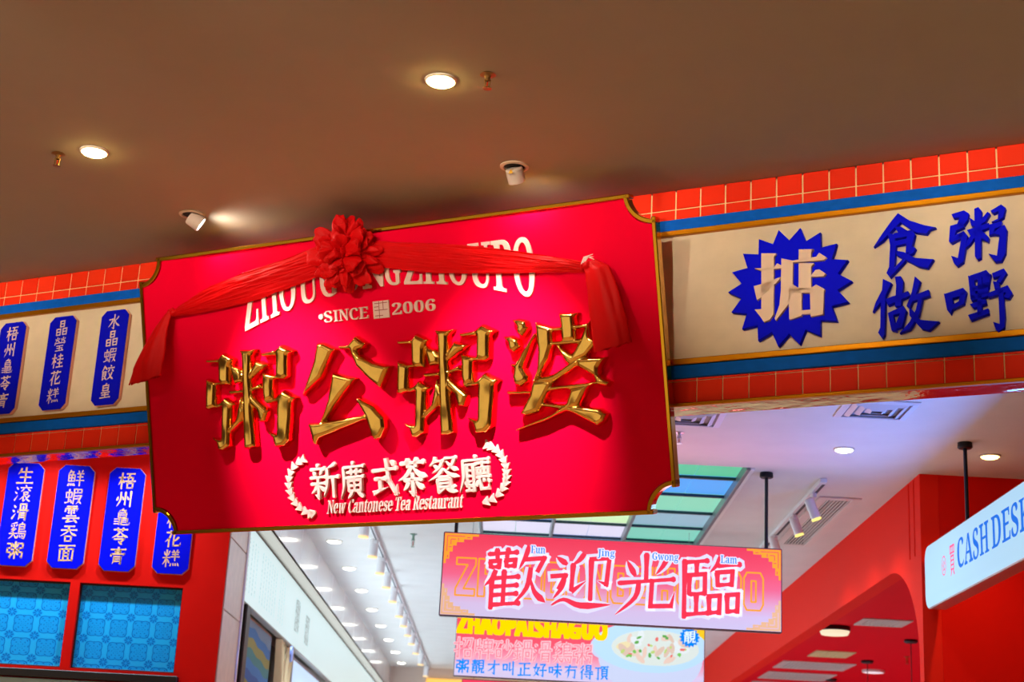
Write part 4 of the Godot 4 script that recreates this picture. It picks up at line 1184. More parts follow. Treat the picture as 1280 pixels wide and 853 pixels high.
func build_big_sign() -> void:
	var o := thing("sign_board", "big red shop sign with gold and white lettering and a scooped gold frame", "sign", Transform3D(Basis(SIGN_U, SIGN_V, SIGN_N).scaled(Vector3.ONE * SIGN_SIZE), SIGN_AT))
	var st := begin()
	cut_out(st, notched(1.188, 0.588, 0.112), -0.036, 0.0)
	cut_out(st, notched(1.188, 0.588, 0.112), -0.037, -0.036)
	part("panel", st.commit(), paint(224, 2, 47, 0.5, 0.0, 0.0, 0.08), o, Transform3D.IDENTITY, "satin red panel")
	var gold := paint(206, 150, 36, 0.13, 1.0)
	var hw := 1.1993
	var hh := 0.598
	var r := 0.106
	for s in [-1.0, 1.0]:
		part("frame_rail", box_mesh(Vector3(2 * (hw - r) + 0.02, 0.017, 0.048), 0.003), gold, o, Transform3D(Basis.IDENTITY, Vector3(0, s * (hh - 0.0085), -0.015)))
		part("frame_rail", box_mesh(Vector3(0.017, 2 * (hh - r) + 0.02, 0.048), 0.003), gold, o, Transform3D(Basis.IDENTITY, Vector3(s * (hw - 0.0085), 0, -0.015)))
		for s2 in [-1.0, 1.0]:
			var ring := PackedVector2Array()
			var inner := PackedVector2Array()
			for k in 15:
				var a := PI / 2 * k / 14.0
				ring.append(Vector2(s * (hw - cos(a) * r), s2 * (hh - sin(a) * r)))
				inner.append(Vector2(s * (hw - cos(a) * (r + 0.017)), s2 * (hh - sin(a) * (r + 0.017))))
			inner.reverse()
			ring.append_array(inner)
			st = begin()
			cut_out(st, ring, -0.039, 0.009, 0.0025)
			part("frame_corner", st.commit(), gold, o)
	# puffed gold characters
	var foil := paint(228, 178, 84, 0.12, 1.0)
	gold_character(GOLD_SHAPES["porridge"], Vector2.ZERO, foil, o)
	gold_character(GOLD_SHAPES["duke"], Vector2.ZERO, foil, o)
	gold_character(GOLD_SHAPES["porridge"], Vector2(0.9328, -0.0005), foil, o)
	gold_character(GOLD_SHAPES["granny"], Vector2.ZERO, foil, o)
	# cut-out white lettering
	var white := paint(216, 186, 180, 0.5)
	var line := "新廣式茶餐廳"
	var boxes := [[-318, -404, 142, 150], [-182, -407, 122, 158], [-32, -406, 128, 148], [98, -406, 138, 152], [237, -407, 146, 152], [374, -408, 144, 150]]
	for k in 6:
		var b: Array = boxes[k]
		character(line[k], Vector2(b[0], b[1]) * 0.001, Vector2(b[2], b[3]) * 0.00094, 0.135 if k in [2, 3] else 0.112 if k == 0 else 0.098, 0.0, 0.014, white, o, 0.04, 0.0015)
	part("tagline", fit_text("New Cantonese Tea Restaurant", true, true, 0.008, Vector2(-0.317, -0.541), Vector2(0.625, 0.056), 0.22, 0.0), white, o, Transform3D.IDENTITY, "small white italic lettering")
	# name in an arch: straight tops, feet on a curve
	var name_line := "ZHOUGONGZHOUPO"
	var slots := [[-660, -588], [-580, -482], [-478, -398], [-382, -290], [-276, -192], [-172, -90], [-74, 36], [32, 106], [118, 200], [206, 312], [320, 402], [412, 508], [514, 596], [604, 692]]
	for k in 14:
		var ch := name_line[k]
		var tr := text_size(ch, true, true)
		var u0: float = slots[k][0] * 0.001
		var u1: float = slots[k][1] * 0.001
		part("letter", lettering(ch, true, true, 0.008, func(x: float, y: float) -> Vector2:
			var u := lerpf(u0, u1, (x - tr.position.x) / tr.size.x)
			var foot := 0.360 - 0.262 * (u - 0.02) * (u - 0.02)
			return Vector2(u, lerpf(foot, 0.486, (y - tr.position.y) / tr.size.y))), white, o)
	st = begin()
	lathe(st, [[0.0, 0.008], [0.011, 0.008], [0.012, 0.0]], Transform3D(Basis(Vector3.RIGHT, Vector3.BACK, Vector3.DOWN), Vector3(-0.283, 0.265, 0)), 14)
	part("dot", st.commit(), white, o)
	for k in 5:
		part("letter", fit_text("SINCE"[k], true, true, 0.007, Vector2([-0.268, -0.222, -0.196, -0.146, -0.102][k], 0.239), Vector2([0.040, 0.022, 0.046, 0.040, 0.044][k], 0.047)), white, o)
	for k in 4:
		part("letter", fit_text("2006"[k], true, true, 0.007, Vector2(0.054 + k * 0.051, 0.241), Vector2(0.043, 0.047)), white, o)
	st = begin()
	cut_out(st, PackedVector2Array([Vector2(-0.034, 0.233), Vector2(0.040, 0.233), Vector2(0.040, 0.303), Vector2(-0.034, 0.303)]), 0.0, 0.007, 0.001)
	var seal := part("seal", st.commit(), white, o)
	st = begin()
	for q in [[-0.026, 0.294, 0.034, 0.294], [-0.026, 0.266, 0.034, 0.266], [-0.005, 0.302, -0.005, 0.235], [0.014, 0.302, 0.014, 0.268], [-0.026, 0.244, 0.012, 0.244], [-0.028, 0.280, -0.008, 0.280]]:
		cut_out(st, ribbon(PackedVector2Array([Vector2(q[0], q[1]), Vector2(q[2], q[3])]), [1.0, 1.0], 0.003), 0.0072, 0.0072)
	part("engraving", st.commit(), paint(150, 60, 60, 0.6), seal)
	# two laurel branches
	for spine in [[-417, -314, -457, -335, -483, -372, -491, -410, -486, -449, -468, -484, -440, -514, -402, -535, -374, -532], [439, -305, 472, -322, 496, -350, 510, -385, 511, -420, 505, -450, 486, -479, 453, -508, 401, -525]]:
		st = begin()
		var path := curve_through(flat_list(spine), 6)
		for k in 13:
			var i := clampi(int(k / 12.0 * (path.size() - 1)), 1, path.size() - 2)
			var d := (path[i - 1] - path[i + 1]).normalized()
			var across := Vector2(-d.y, d.x)
			for s in [-1.0, 1.0]:
				var root := path[i]
				var tip: Vector2 = root + d * 0.020 + across * s * 0.019
				var mid: Vector2 = root + d * 0.012 + across * s * 0.006
				cut_out(st, ribbon(PackedVector2Array([root - d * 0.008, mid, tip]), [0.5, 1.0, 0.15], 0.017), 0.0, 0.009, 0.001)
		part("laurel_branch", st.commit(), white, o)

# ------------------------------------------------------------------ red cloth bow over the sign's top
func build_bow() -> void:
	var o := thing("fabric_bow", "red cloth rosette with two swags and hanging tails draped across the big sign", "bow", Transform3D(Basis(SIGN_U, SIGN_V, SIGN_N).scaled(Vector3.ONE * SIGN_SIZE), SIGN_AT))
	var cloth: StandardMaterial3D = paint(204, 8, 14, 0.46, 0.0, 0.0, 0.2).duplicate()
	cloth.backlight_enabled = true
	cloth.backlight = Color(0.25, 0.02, 0.02)
	swag([-1005, 360, -948, 392, -810, 444, -651, 481, -448, 516, -220, 568], [-1003, 332, -826, 340, -620, 360, -418, 397, -259, 430, -160, 445], 0.026, 9.0, 21, "swag", cloth, o)
	swag([-20, 548, 197, 516, 374, 487, 547, 451, 748, 404, 917, 361], [-20, 446, 188, 399, 365, 374, 539, 356, 742, 338, 914, 322], 0.026, 8.0, 22, "swag", cloth, o)
	rosette(o, cloth)
	# tails: soft flattened tubes hanging free of the leaning board
	tail(o, cloth, [[-1.030, 0.362, 0.020, 0.024], [-1.062, 0.300, 0.038, 0.040], [-1.092, 0.220, 0.058, 0.062], [-1.112, 0.140, 0.074, 0.085], [-1.122, 0.068, 0.082, 0.105]], 31)
	tail(o, cloth, [[0.930, 0.356, 0.022, 0.024], [0.964, 0.325, 0.046, 0.036], [0.990, 0.230, 0.058, 0.058], [1.010, 0.130, 0.066, 0.080], [1.030, 0.026, 0.074, 0.105]], 32)
	for q in [[-1.012, 0.350, 0.016], [0.922, 0.345, 0.018]]:
		var st := begin()
		lathe(st, [[0.0, 0.020], [q[2] * 0.8, 0.016], [q[2] * 1.1, 0.004], [q[2] * 0.9, -0.010], [q[2] * 1.1, -0.020], [q[2] * 0.6, -0.028]], Transform3D(Basis(Vector3.BACK, Vector3.RIGHT, Vector3.UP), Vector3(q[0], q[1], 0.024)), 14)
		part("knot", st.commit(), cloth, o)
	var strip := begin()
	for k in 3:
		cut_out(strip, ribbon(PackedVector2Array([Vector2(0.905 + k * 0.008, 0.352 + k * 0.004), Vector2(0.918 + k * 0.008, 0.376), Vector2(0.955 + k * 0.002, 0.384 - k * 0.010)]), [0.6, 1.0, 0.3], 0.006), 0.044, 0.046)
	part("ribbon_end", strip.commit(), paint(240, 226, 226, 0.12), o, Transform3D.IDENTITY, "shiny clear ribbon end")

func tail(parent: Node3D, m: Material, rings: Array, seed_no: int) -> void:
	var noise := FastNoiseLite.new()
	noise.seed = seed_no
	noise.frequency = 2.0
	var grid := []
	for i in 37:
		var f := i / 36.0 * (rings.size() - 1)
		var k := mini(int(f), rings.size() - 2)
		var t := f - k
		var row := []
		var c := []
		for q in 4:
			c.append(lerpf(rings[k][q], rings[k + 1][q], t))
		for j in 49:
			var a := TAU * (j % 48) / 48.0
			var rr := 1.0 + 0.10 * sin(a * 5.0 + i * 0.05) + 0.10 * noise.get_noise_3d(cos(a), sin(a), i * 0.03)
			row.append(Vector3(c[0] + cos(a) * c[2] * rr, c[1] + cos(a) * 0.012 + noise.get_noise_2d(a, 3.0) * 0.01 * i / 36.0, c[3] + sin(a) * minf(c[2] * 0.42, 0.022) * rr))
		grid.append(row)
	part("tail", sheet(grid), m, parent)

# ------------------------------------------------------------------ blue signs on the cream panel at the right
func build_fascia_signs() -> void:
	var blue := paint(2, 8, 238, 0.5, 0.0, 0.0, 0.15)
	var star_at := Vector2(0.508, -0.443)
	var o := thing("starburst_sign", "blue starburst with one big cream character on the cream panel", "sign", fascia_frame(star_at.x, 4.05 + star_at.y, 0.006))
	var st := begin()
	cut_out(st, flat_list(BLUE_SHAPES["star"][0], 0.001, star_at), 0.0, 0.024, 0.0015)
	part("plate", st.commit(), blue, o)
	st = begin()
	for p in BLUE_SHAPES["great"]:
		cut_out(st, flat_list(p, 0.001, star_at), 0.024, 0.038)
	part("character", st.commit(), paint(226, 198, 176, 0.5), o)
	for q in [["eat", "blue cut-out character with a roof stroke, upper left of four"], ["porridge", "blue cut-out character with two bow shapes, upper right of four"], ["do", "blue cut-out character with a leaning person stroke, lower left of four"], ["thing", "blue cut-out character with a square at its left, lower right of four"]]:
		var shapes: Array = BLUE_SHAPES[q[0]]
		var r := Rect2(flat_list(shapes[0])[0], Vector2.ZERO)
		for p in shapes:
			for v in flat_list(p):
				r = r.expand(v)
		var c := r.get_center()
		var t := thing("wall_character", q[1], "lettering", fascia_frame(c.x, 4.05 + c.y, 0.006), "blue characters on the cream panel")
		st = begin()
		for p in shapes:
			cut_out(st, flat_list(p, 0.001, c), 0.0, 0.024, 0.001)
		part("strokes", st.commit(), blue, t)

# ------------------------------------------------------------------ blue menu plaques
func plaque(label: String, text: String, where: Transform3D, w: float, h: float, size: float, ink: Material, group: String) -> void:
	var o := thing("menu_plaque", label, "plaque", where, group)
	var st := begin()
	cut_out(st, octagon(w, h, w * 0.165), 0.0, 0.017)
	part("backing", st.commit(), paint(226, 170, 160, 0.4), o, Transform3D.IDENTITY, "pale pink edge")
	st = begin()
	cut_out(st, octagon(w - 0.003, h - 0.003, w * 0.165), 0.017, 0.021, 0.001)
	part("board", st.commit(), paint(3, 10, 206, 0.35, 0.0, 0.0, 0.2), o)
	var rows := [0.128, 0.303, 0.480, 0.664, 0.850]
	for k in 5:
		character(text[k], Vector2(0.0, h * (0.5 - rows[k])), Vector2(size, size * 1.02), 0.074 if text[k] in "龜蝦糕鷄滾瑩鮮" else 0.100, 0.0216, 0.0216, ink, o, 0.05)

func build_plaques() -> void:
	var pale := paint(226, 196, 190, 0.5)
	var sand := paint(236, 180, 116, 0.5)
	var up := [["水晶蝦餃皇", -2.622, "beside the big sign's edge"], ["晶瑩桂花糕", -2.931, "middle of the three"], ["梧州龜苓膏", -3.237, "at the picture's left edge"]]
	for q in up:
		plaque("upright blue plaque with five pale characters on the cream panel, %s" % q[2], q[0], fascia_frame(q[1], 3.5965, 0.006), 0.161, 0.455, 0.069, pale, "plaques on the cream panel")
	var low := [["生滾滑鷄粥", -2.600, "leftmost of the four"], ["鮮蝦雲吞面", -2.331, "second from the left"], ["梧州龜苓膏", -2.060, "third from the left"], ["晶瑩桂花糕", -1.780, "partly hidden by the big sign"]]
	for q in low:
		plaque("blue plaque with five sand coloured characters on red wall, %s" % q[2], q[0], at(q[1], 3.098, -8.4), 0.192, 0.552, 0.088, sand, "plaques on the red wall")

# ------------------------------------------------------------------ lightboxes hanging in the hall
const BLOCK := {
	"Z": [[0, 100, 100, 100, 100, 82, 42, 18, 100, 18, 100, 0, 0, 0, 0, 18, 58, 82, 0, 82]],
	"H": [[0, 0, 0, 100, 36, 100, 36, 60, 64, 60, 64, 100, 100, 100, 100, 0, 64, 0, 64, 40, 36, 40, 36, 0]],
	"O": [[0, 15, 0, 85, 15, 100, 85, 100, 100, 85, 100, 15, 85, 0, 15, 0], [38, 22, 38, 78, 62, 78, 62, 22]],
	"U": [[0, 100, 36, 100, 36, 20, 64, 20, 64, 100, 100, 100, 100, 15, 85, 0, 15, 0, 0, 15]],
	"G": [[100, 62, 64, 62, 64, 80, 36, 80, 36, 20, 64, 20, 64, 36, 50, 36, 50, 52, 100, 52, 100, 15, 85, 0, 15, 0, 0, 15, 0, 85, 15, 100, 85, 100, 100, 85]],
	"N": [[0, 0, 0, 100, 32, 100, 66, 50, 66, 100, 100, 100, 100, 0, 68, 0, 34, 50, 34, 0]],
	"P": [[0, 0, 0, 100, 85, 100, 100, 85, 100, 50, 85, 36, 36, 36, 36, 0], [36, 82, 64, 82, 64, 54, 36, 54]],
}

func hang(o: Node3D, x: float, from: float, to: float, z: float) -> void:
	var black := paint(24, 26, 30, 0.4, 0.4)
	var st := begin()
	rod(st, Vector3(x, from, z), Vector3(x, to, z), 0.010, 12)
	part("rod", st.commit(), black, o)
	part("canopy", lathe_mesh([[0.0, 0.0], [0.036, 0.0], [0.038, -0.024], [0.032, -0.030], [0.0, -0.031]], 22), black, o, Transform3D(Basis.IDENTITY, Vector3(x, to, z)))

func wire(o: Node3D, x: float, from: float, to: float) -> void:
	var st := begin()
	rod(st, Vector3(x, from, -0.004), Vector3(x, to, -0.004), 0.0016, 6)
	part("wire", st.commit(), paint(120, 120, 124, 0.3, 0.8), o)

func build_hanging_signs() -> void:
	# welcome sign
	var cx := 0.546
	var cy := 2.947
	var w := 1.845
	var h := 0.456
	var o := thing("welcome_lightbox", "wide pink and lavender lit sign with four red characters hanging in the hall", "lightbox", at(cx, cy, -8.70))
	part("housing", box_mesh(Vector3(w, h, 0.05), 0.005, Vector3(0, 0, -0.003)), paint(88, 60, 64, 0.4, 0.4), o)
	var t := print_texture(4, 256, func(_u: float, v: float) -> Color: return mix3([[0.0, rgb(246, 62, 92)], [0.28, rgb(255, 84, 112)], [0.50, rgb(250, 108, 146)], [0.68, rgb(238, 168, 206)], [0.84, rgb(222, 200, 240)], [1.0, rgb(216, 206, 244)]], v))
	part("face", face_mesh(w - 0.012, h - 0.012, 0.0228), lit_print(t, 0.92), o, Transform3D.IDENTITY, "print fading from pink to lavender")
	var orange := paint(250, 166, 52, 0.4, 0.0, 0.92)
	var st := begin()
	for k in 14:
		var x0 := -0.842 + k * 0.1198
		for ring in BLOCK["ZHOUGONGZHOUPO"[k]]:
			var n: int = ring.size() / 2
			for i in n:
				var a := Vector2(x0 + ring[i * 2] * 0.00104, -0.114 + ring[i * 2 + 1] * 0.00203)
				var j := (i + 1) % n
				var b := Vector2(x0 + ring[j * 2] * 0.00104, -0.114 + ring[j * 2 + 1] * 0.00203)
				var d := (b - a).normalized() * 0.002
				cut_out(st, ribbon(PackedVector2Array([a - d, b + d]), [1.0, 1.0], 0.0095), 0.0234, 0.0234)
	part("outline_letters", st.commit(), orange, o, Transform3D.IDENTITY, "outlined orange capitals")
	for s in [[-1.0, 1.0], [1.0, 1.0], [-1.0, -1.0], [1.0, -1.0]]:
		st = begin()
		var m := orange if s[1] > 0 else paint(236, 186, 142, 0.4, 0.0, 0.92)
		var corner := Vector2(s[0] * (w / 2 - 0.008), s[1] * (h / 2 - 0.008))
		var steps := [[0.0, 0.0], [0.185, 0.0], [0.185, 0.012], [0.150, 0.012], [0.150, 0.030], [0.105, 0.030], [0.105, 0.046], [0.066, 0.046], [0.066, 0.066], [0.046, 0.066], [0.046, 0.100], [0.030, 0.100], [0.030, 0.140], [0.012, 0.140], [0.012, 0.165], [0.0, 0.165]]
		var poly := PackedVector2Array()
		for q in steps:
			poly.append(corner - Vector2(s[0] * q[0], s[1] * q[1]))
		cut_out(st, poly, 0.0232, 0.0232)
		var fret := part("corner_fret", st.commit(), m, o)
		st = begin()
		for q in [[0.014, 0.014, 0.110, 0.014], [0.014, 0.014, 0.014, 0.100], [0.034, 0.032, 0.060, 0.032], [0.034, 0.032, 0.034, 0.060], [0.074, 0.024, 0.074, 0.040], [0.024, 0.074, 0.040, 0.074], [0.120, 0.020, 0.140, 0.020], [0.020, 0.118, 0.020, 0.134]]:
			var a := corner - Vector2(s[0] * q[0], s[1] * q[1])
			var b := corner - Vector2(s[0] * q[2], s[1] * q[3])
			cut_out(st, ribbon(PackedVector2Array([a, b]), [1.0, 1.0], 0.005), 0.0236, 0.0236)
		part("fret_line", st.commit(), paint(240, 92, 92, 0.4, 0.0, 0.9) if s[1] > 0 else paint(224, 190, 210, 0.4, 0.0, 0.9), fret)
	var halo := paint(226, 226, 252, 0.4, 0.0, 0.95)
	var ink := paint(248, 58, 84, 0.4, 0.0, 0.92)
	var text := "歡迎光臨"
	var xs := [0.022, 0.381, 0.732, 1.076]
	for k in 4:
		var c := Vector2(xs[k] - cx, 0.0)
		character(text[k], c, Vector2(0.325, 0.325), 0.195, 0.0240, 0.0240, halo, o, 0.12).name = "character_outline"
		character(text[k], c, Vector2(0.325, 0.325), 0.088, 0.0246, 0.0246, ink, o, 0.12)
	var sky := paint(20, 130, 240, 0.4, 0.0, 0.95)
	var tags := [["Fun", 0.102, 0.078, 3.080], ["Jing", 0.466, 0.092, 3.072], ["Gwong", 0.762, 0.142, 3.066], ["Lam", 1.134, 0.088, 3.080]]
	for q in tags:
		var tall := 0.052 if q[0] in ["Jing", "Gwong"] else 0.042
		st = begin()
		for k in 8:
			var d := Vector2(cos(TAU * k / 8.0), sin(TAU * k / 8.0)) * 0.006
			st.append_from(fit_text(q[0], true, true, 0.0, Vector2(q[1] - cx, q[3] - cy) + d, Vector2(q[2], tall)), 0, Transform3D.IDENTITY)
		part("reading_outline", st.commit(), halo, o, Transform3D(Basis.IDENTITY, Vector3(0, 0, 0.0250)))
		part("reading", fit_text(q[0], true, true, 0.0, Vector2(q[1] - cx, q[3] - cy), Vector2(q[2], tall)), sky, o, Transform3D(Basis.IDENTITY, Vector3(0, 0, 0.0256)))
	hang(o, -0.311 - cx, h / 2 - 0.01, HALL_Y - cy, -0.004)
	hang(o, 1.385 - cx, h / 2 - 0.01, HALL_Y - cy, -0.004)
	area_light(o, Vector3(cx, cy, -8.66), Vector3.BACK, Vector2(w, h), Color(1.0, 0.62, 0.72), 0.8)

	# menu sign behind it
	var mx := 0.4735
	var my := 2.785
	scatter_bits()
	var m2 := thing("menu_lightbox", "lit sign with a bowl of porridge and bright lettering behind the welcome sign", "lightbox", at(mx, my, -10.60))
	part("housing", box_mesh(Vector3(1.627, 0.41, 0.05), 0.005, Vector3(0, 0, -0.003)), paint(96, 96, 110, 0.4, 0.4), m2)
	part("face", face_mesh(1.617, 0.40, 0.0228), lit_print(print_texture(420, 104, bowl_print), 0.95), m2, Transform3D.IDENTITY, "print of a white bowl of porridge on pink")
	st = begin()
	for k in 9:
		st.append_from(fit_text("ZHAOPAISHAGUO", true, false, 0.0, Vector2(-0.328 - mx + (k % 3 - 1) * 0.009, 2.852 - my + (k / 3) * 0.006), Vector2(0.97, 0.125)), 0, Transform3D.IDENTITY)
	part("lettering", st.commit(), paint(255, 206, 0, 0.4, 0.0, 0.98), m2, Transform3D(Basis.IDENTITY, Vector3(0, 0, 0.0240)), "big yellow capitals")
	var dish := "招牌砂鍋滑鷄粥"
	for k in 7:
		var c := Vector2(-0.285 + k * 0.1290 - mx, 2.763 - my)
		character(dish[k], c, Vector2(0.125, 0.135), 0.17, 0.0246, 0.0246, paint(255, 190, 200, 0.4, 0.0, 0.95), m2, 0.05).name = "character_outline"
		character(dish[k], c, Vector2(0.125, 0.135), 0.05, 0.0250, 0.0250, paint(248, 120, 140, 0.4, 0.0, 0.95), m2, 0.05)
	var slogan := "粥靚才叫正好味冇得頂"
	for k in 10:
		character(slogan[k], Vector2(-0.284 + k * 0.1003 - mx, 2.647 - my), Vector2(0.082, 0.088), 0.12, 0.0246, 0.0246, paint(0, 138, 240, 0.4, 0.0, 0.95), m2, 0.05)
	st = begin()
	var burst := PackedVector2Array()
	for k in 32:
		var a := TAU * k / 32.0
		burst.append(Vector2(1.185 - mx, 2.906 - my) + Vector2(cos(a), sin(a)) * (0.068 if k % 2 == 0 else 0.054))
	cut_out(st, burst, 0.0244, 0.0244)
	part("badge", st.commit(), paint(0, 128, 236, 0.4, 0.0, 0.95), m2)
	character("靚", Vector2(1.185 - mx, 2.906 - my), Vector2(0.075, 0.078), 0.11, 0.0250, 0.0250, paint(225, 240, 255, 0.4, 0.0, 0.95), m2, 0.1)
	wire(m2, -0.74, 0.2, HALL_Y - my)
	wire(m2, 0.70, 0.2, HALL_Y - my)
	area_light(m2, Vector3(mx, my, -10.56), Vector3.BACK, Vector2(1.6, 0.40), Color(0.95, 0.88, 0.92), 0.6)

	var m3 := thing("menu_lightbox", "red lit sign hanging just under the bowl sign", "lightbox", at(mx + 0.02, 2.375, -10.60))
	part("housing", box_mesh(Vector3(1.55, 0.38, 0.05), 0.005, Vector3(0, 0, -0.003)), paint(96, 60, 60, 0.4, 0.4), m3)
	part("face", face_mesh(1.54, 0.37, 0.0228), paint(250, 66, 96, 0.4, 0.0, 0.9), m3)
	wire(m3, -0.70, 0.18, 2.58 - 2.375)
	wire(m3, 0.70, 0.18, 2.58 - 2.375)

	# cash desk sign, seen along its face
	var c4 := thing("cash_desk_lightbox", "pale blue lit sign lettered CASH DESK hanging before the red wall", "lightbox", Transform3D(Basis(Vector3.BACK, Vector3.UP, Vector3.LEFT), Vector3(2.235, 3.022, -7.41)))
	var plate := PackedVector2Array()
	for q in [[-1, -1, 180], [1, -1, 270], [1, 1, 0], [-1, 1, 90]]:
		for k in 7:
			var a := deg_to_rad(q[2] + k * 15.0)
			plate.append(Vector2(q[0] * (1.10 - 0.075), q[1] * (0.168 - 0.075)) + Vector2(cos(a), sin(a)) * 0.075)
	st = begin()
	cut_out(st, plate, -0.05, 0.036, 0.004)
	part("housing", st.commit(), paint(196, 170, 160, 0.3, 0.7), c4)
	st = begin()
	var inner := Geometry2D.offset_polygon(plate, -0.007)[0]
	cut_out(st, inner, 0.0366, 0.0366)
	part("face", st.commit(), paint(180, 226, 252, 0.35, 0.0, 0.8), c4, Transform3D.IDENTITY, "pale blue lit face")
	var navy := paint(0, 108, 222, 0.4, 0.0, 0.95)
	part("lettering", fit_text("CASH", true, true, 0.0, Vector2(-0.465, -0.052), Vector2(0.53, 0.150)), navy, c4, Transform3D(Basis.IDENTITY, Vector3(0, 0, 0.0374)), "blue capitals")
	part("lettering", fit_text("DESK", true, true, 0.0, Vector2(0.110, -0.052), Vector2(0.56, 0.150)), navy, c4, Transform3D(Basis.IDENTITY, Vector3(0, 0, 0.0374)), "blue capitals")
	var pink := paint(240, 100, 150, 0.4, 0.0, 0.95)
	character("買", Vector2(-0.560, 0.012), Vector2(0.090, 0.158), 0.075, 0.0374, 0.0374, pink, c4, 0.0)
	st = begin()
	for k in 20:
		var a := TAU * k / 20.0
		var b := TAU * (k + 1) / 20.0
		cut_out(st, ribbon(PackedVector2Array([Vector2(-0.718 + cos(a) * 0.036, 0.010 + sin(a) * 0.048), Vector2(-0.718 + cos(b) * 0.036, 0.010 + sin(b) * 0.048)]), [1.0, 1.0], 0.007), 0.0374, 0.0374)
	write(st, "公", Vector2(-0.718, 0.010), Vector2(0.042, 0.056), 0.13, 0.0374, 0.0374, 0.0)
	part("emblem", st.commit(), pink, c4)
	hang(c4, -0.40, 0.16, HALL_Y - 3.022, 0.0)
	hang(c4, 0.75, 0.16, HALL_Y - 3.022, 0.0)
	area_light(c4, Vector3(2.185, 3.022, -7.41), Vector3.LEFT, Vector2(2.15, 0.32), Color(0.28, 0.55, 1.0), 2.2)

var bits := []

func scatter_bits() -> void:
	var rng := RandomNumberGenerator.new()
	rng.seed = 19
	var inks := [rgb(236, 206, 190), rgb(240, 224, 176), rgb(230, 238, 240), rgb(224, 196, 178), rgb(120, 200, 84), rgb(236, 110, 100), rgb(190, 216, 120), rgb(90, 170, 70)]
	for k in 46:
		var a := rng.randf() * TAU
		var r := sqrt(rng.randf()) * 0.86
		var small := k > 22
		bits.append([Vector2(0.49 + cos(a) * r * 0.27, 0.04 + sin(a) * r * 0.105), rng.randf_range(0.008, 0.018) if small else rng.randf_range(0.025, 0.05), rng.randf_range(0.006, 0.011) if small else rng.randf_range(0.012, 0.024), rng.randf() * PI, inks[rng.randi_range(4, 7)] if small else inks[rng.randi_range(0, 3)]])

func bowl_print(u: float, v: float) -> Color:
	var x := u * 1.617 - 0.8085
	var y := 0.20 - v * 0.40
	var bg := mix3([[0.0, rgb(250, 72, 92)], [0.42, rgb(248, 84, 108)], [0.66, rgb(246, 150, 178)], [0.84, rgb(226, 206, 240)], [1.0, rgb(214, 204, 240)]], v)
	if x > 0.72 and v < 0.34:
		bg = rgb(255, 206, 0)
	# bowl: rim, side handle, contents with bits of meat and greens
	var rim := pow((x - 0.46) / 0.375, 2.0) + pow((y - 0.045) / 0.165, 2.0)
	var body := pow((x - 0.46) / 0.34, 2.0) + pow((y + 0.02) / 0.24, 2.0)
	var handle := pow((x - 0.15) / 0.085, 2.0) + pow((y - 0.03) / 0.075, 2.0)
	if rim < 1.0 or body < 1.0 and y < 0.05 or handle < 1.0:
		bg = rgb(190, 226, 250)
		if rim >= 1.0:
			bg = rgb(206, 216, 246)
		var food := pow((x - 0.49) / 0.285, 2.0) + pow((y - 0.04) / 0.115, 2.0)
		if food < 1.0:
			bg = rgb(222, 232, 226)
			for b in bits:
				var d := Vector2(x, y) - (b[0] as Vector2)
				d = d.rotated(b[3])
				if pow(d.x / b[1], 2.0) + pow(d.y / b[2], 2.0) < 1.0:
					bg = b[4]
	return bg

# ------------------------------------------------------------------ hall ceiling: downlights, tracks, vents
func track_spot(called: String, label: String, top: Vector3, base: Vector3, tip: Vector3, r: float, m: Material, lens: Material, energy: float, group: String) -> void:
	var o := thing(called, label, "spotlight", Transform3D(Basis.IDENTITY, top), group)
	part("adapter", box_mesh(Vector3(0.026, 0.030, 0.07), 0.004, Vector3(0, -0.015, 0)), m, o)
	var st := begin()
	rod(st, Vector3(0, -0.02, 0), base - top + Vector3(0, 0.02, 0), 0.008, 8)
	part("stem", st.commit(), m, o)
	var y := (base - tip).normalized()
	var x := y.cross(Vector3.BACK).normalized()
	var t := Transform3D(Basis(x, y, x.cross(y)), tip - top)
	var len := (base - tip).length()
	st = begin()
	lathe(st, [[0.0, len + 0.03], [r * 0.85, len + 0.03], [r, len + 0.022], [r, 0.012]], t, 20)
	var body := part("barrel", st.commit(), m, o)
	st = begin()
	lathe(st, [[r, 0.012], [r * 1.02, 0.0], [r * 0.8, -0.001], [0.0, -0.001]], t, 20)
	part("lens", st.commit(), lens, body)
	if energy > 0.0:
		spot_light(o, tip + (tip - base).normalized() * 0.02, tip + (tip - base) * 5.0, CREAMY, energy, 58.0, 0.03)

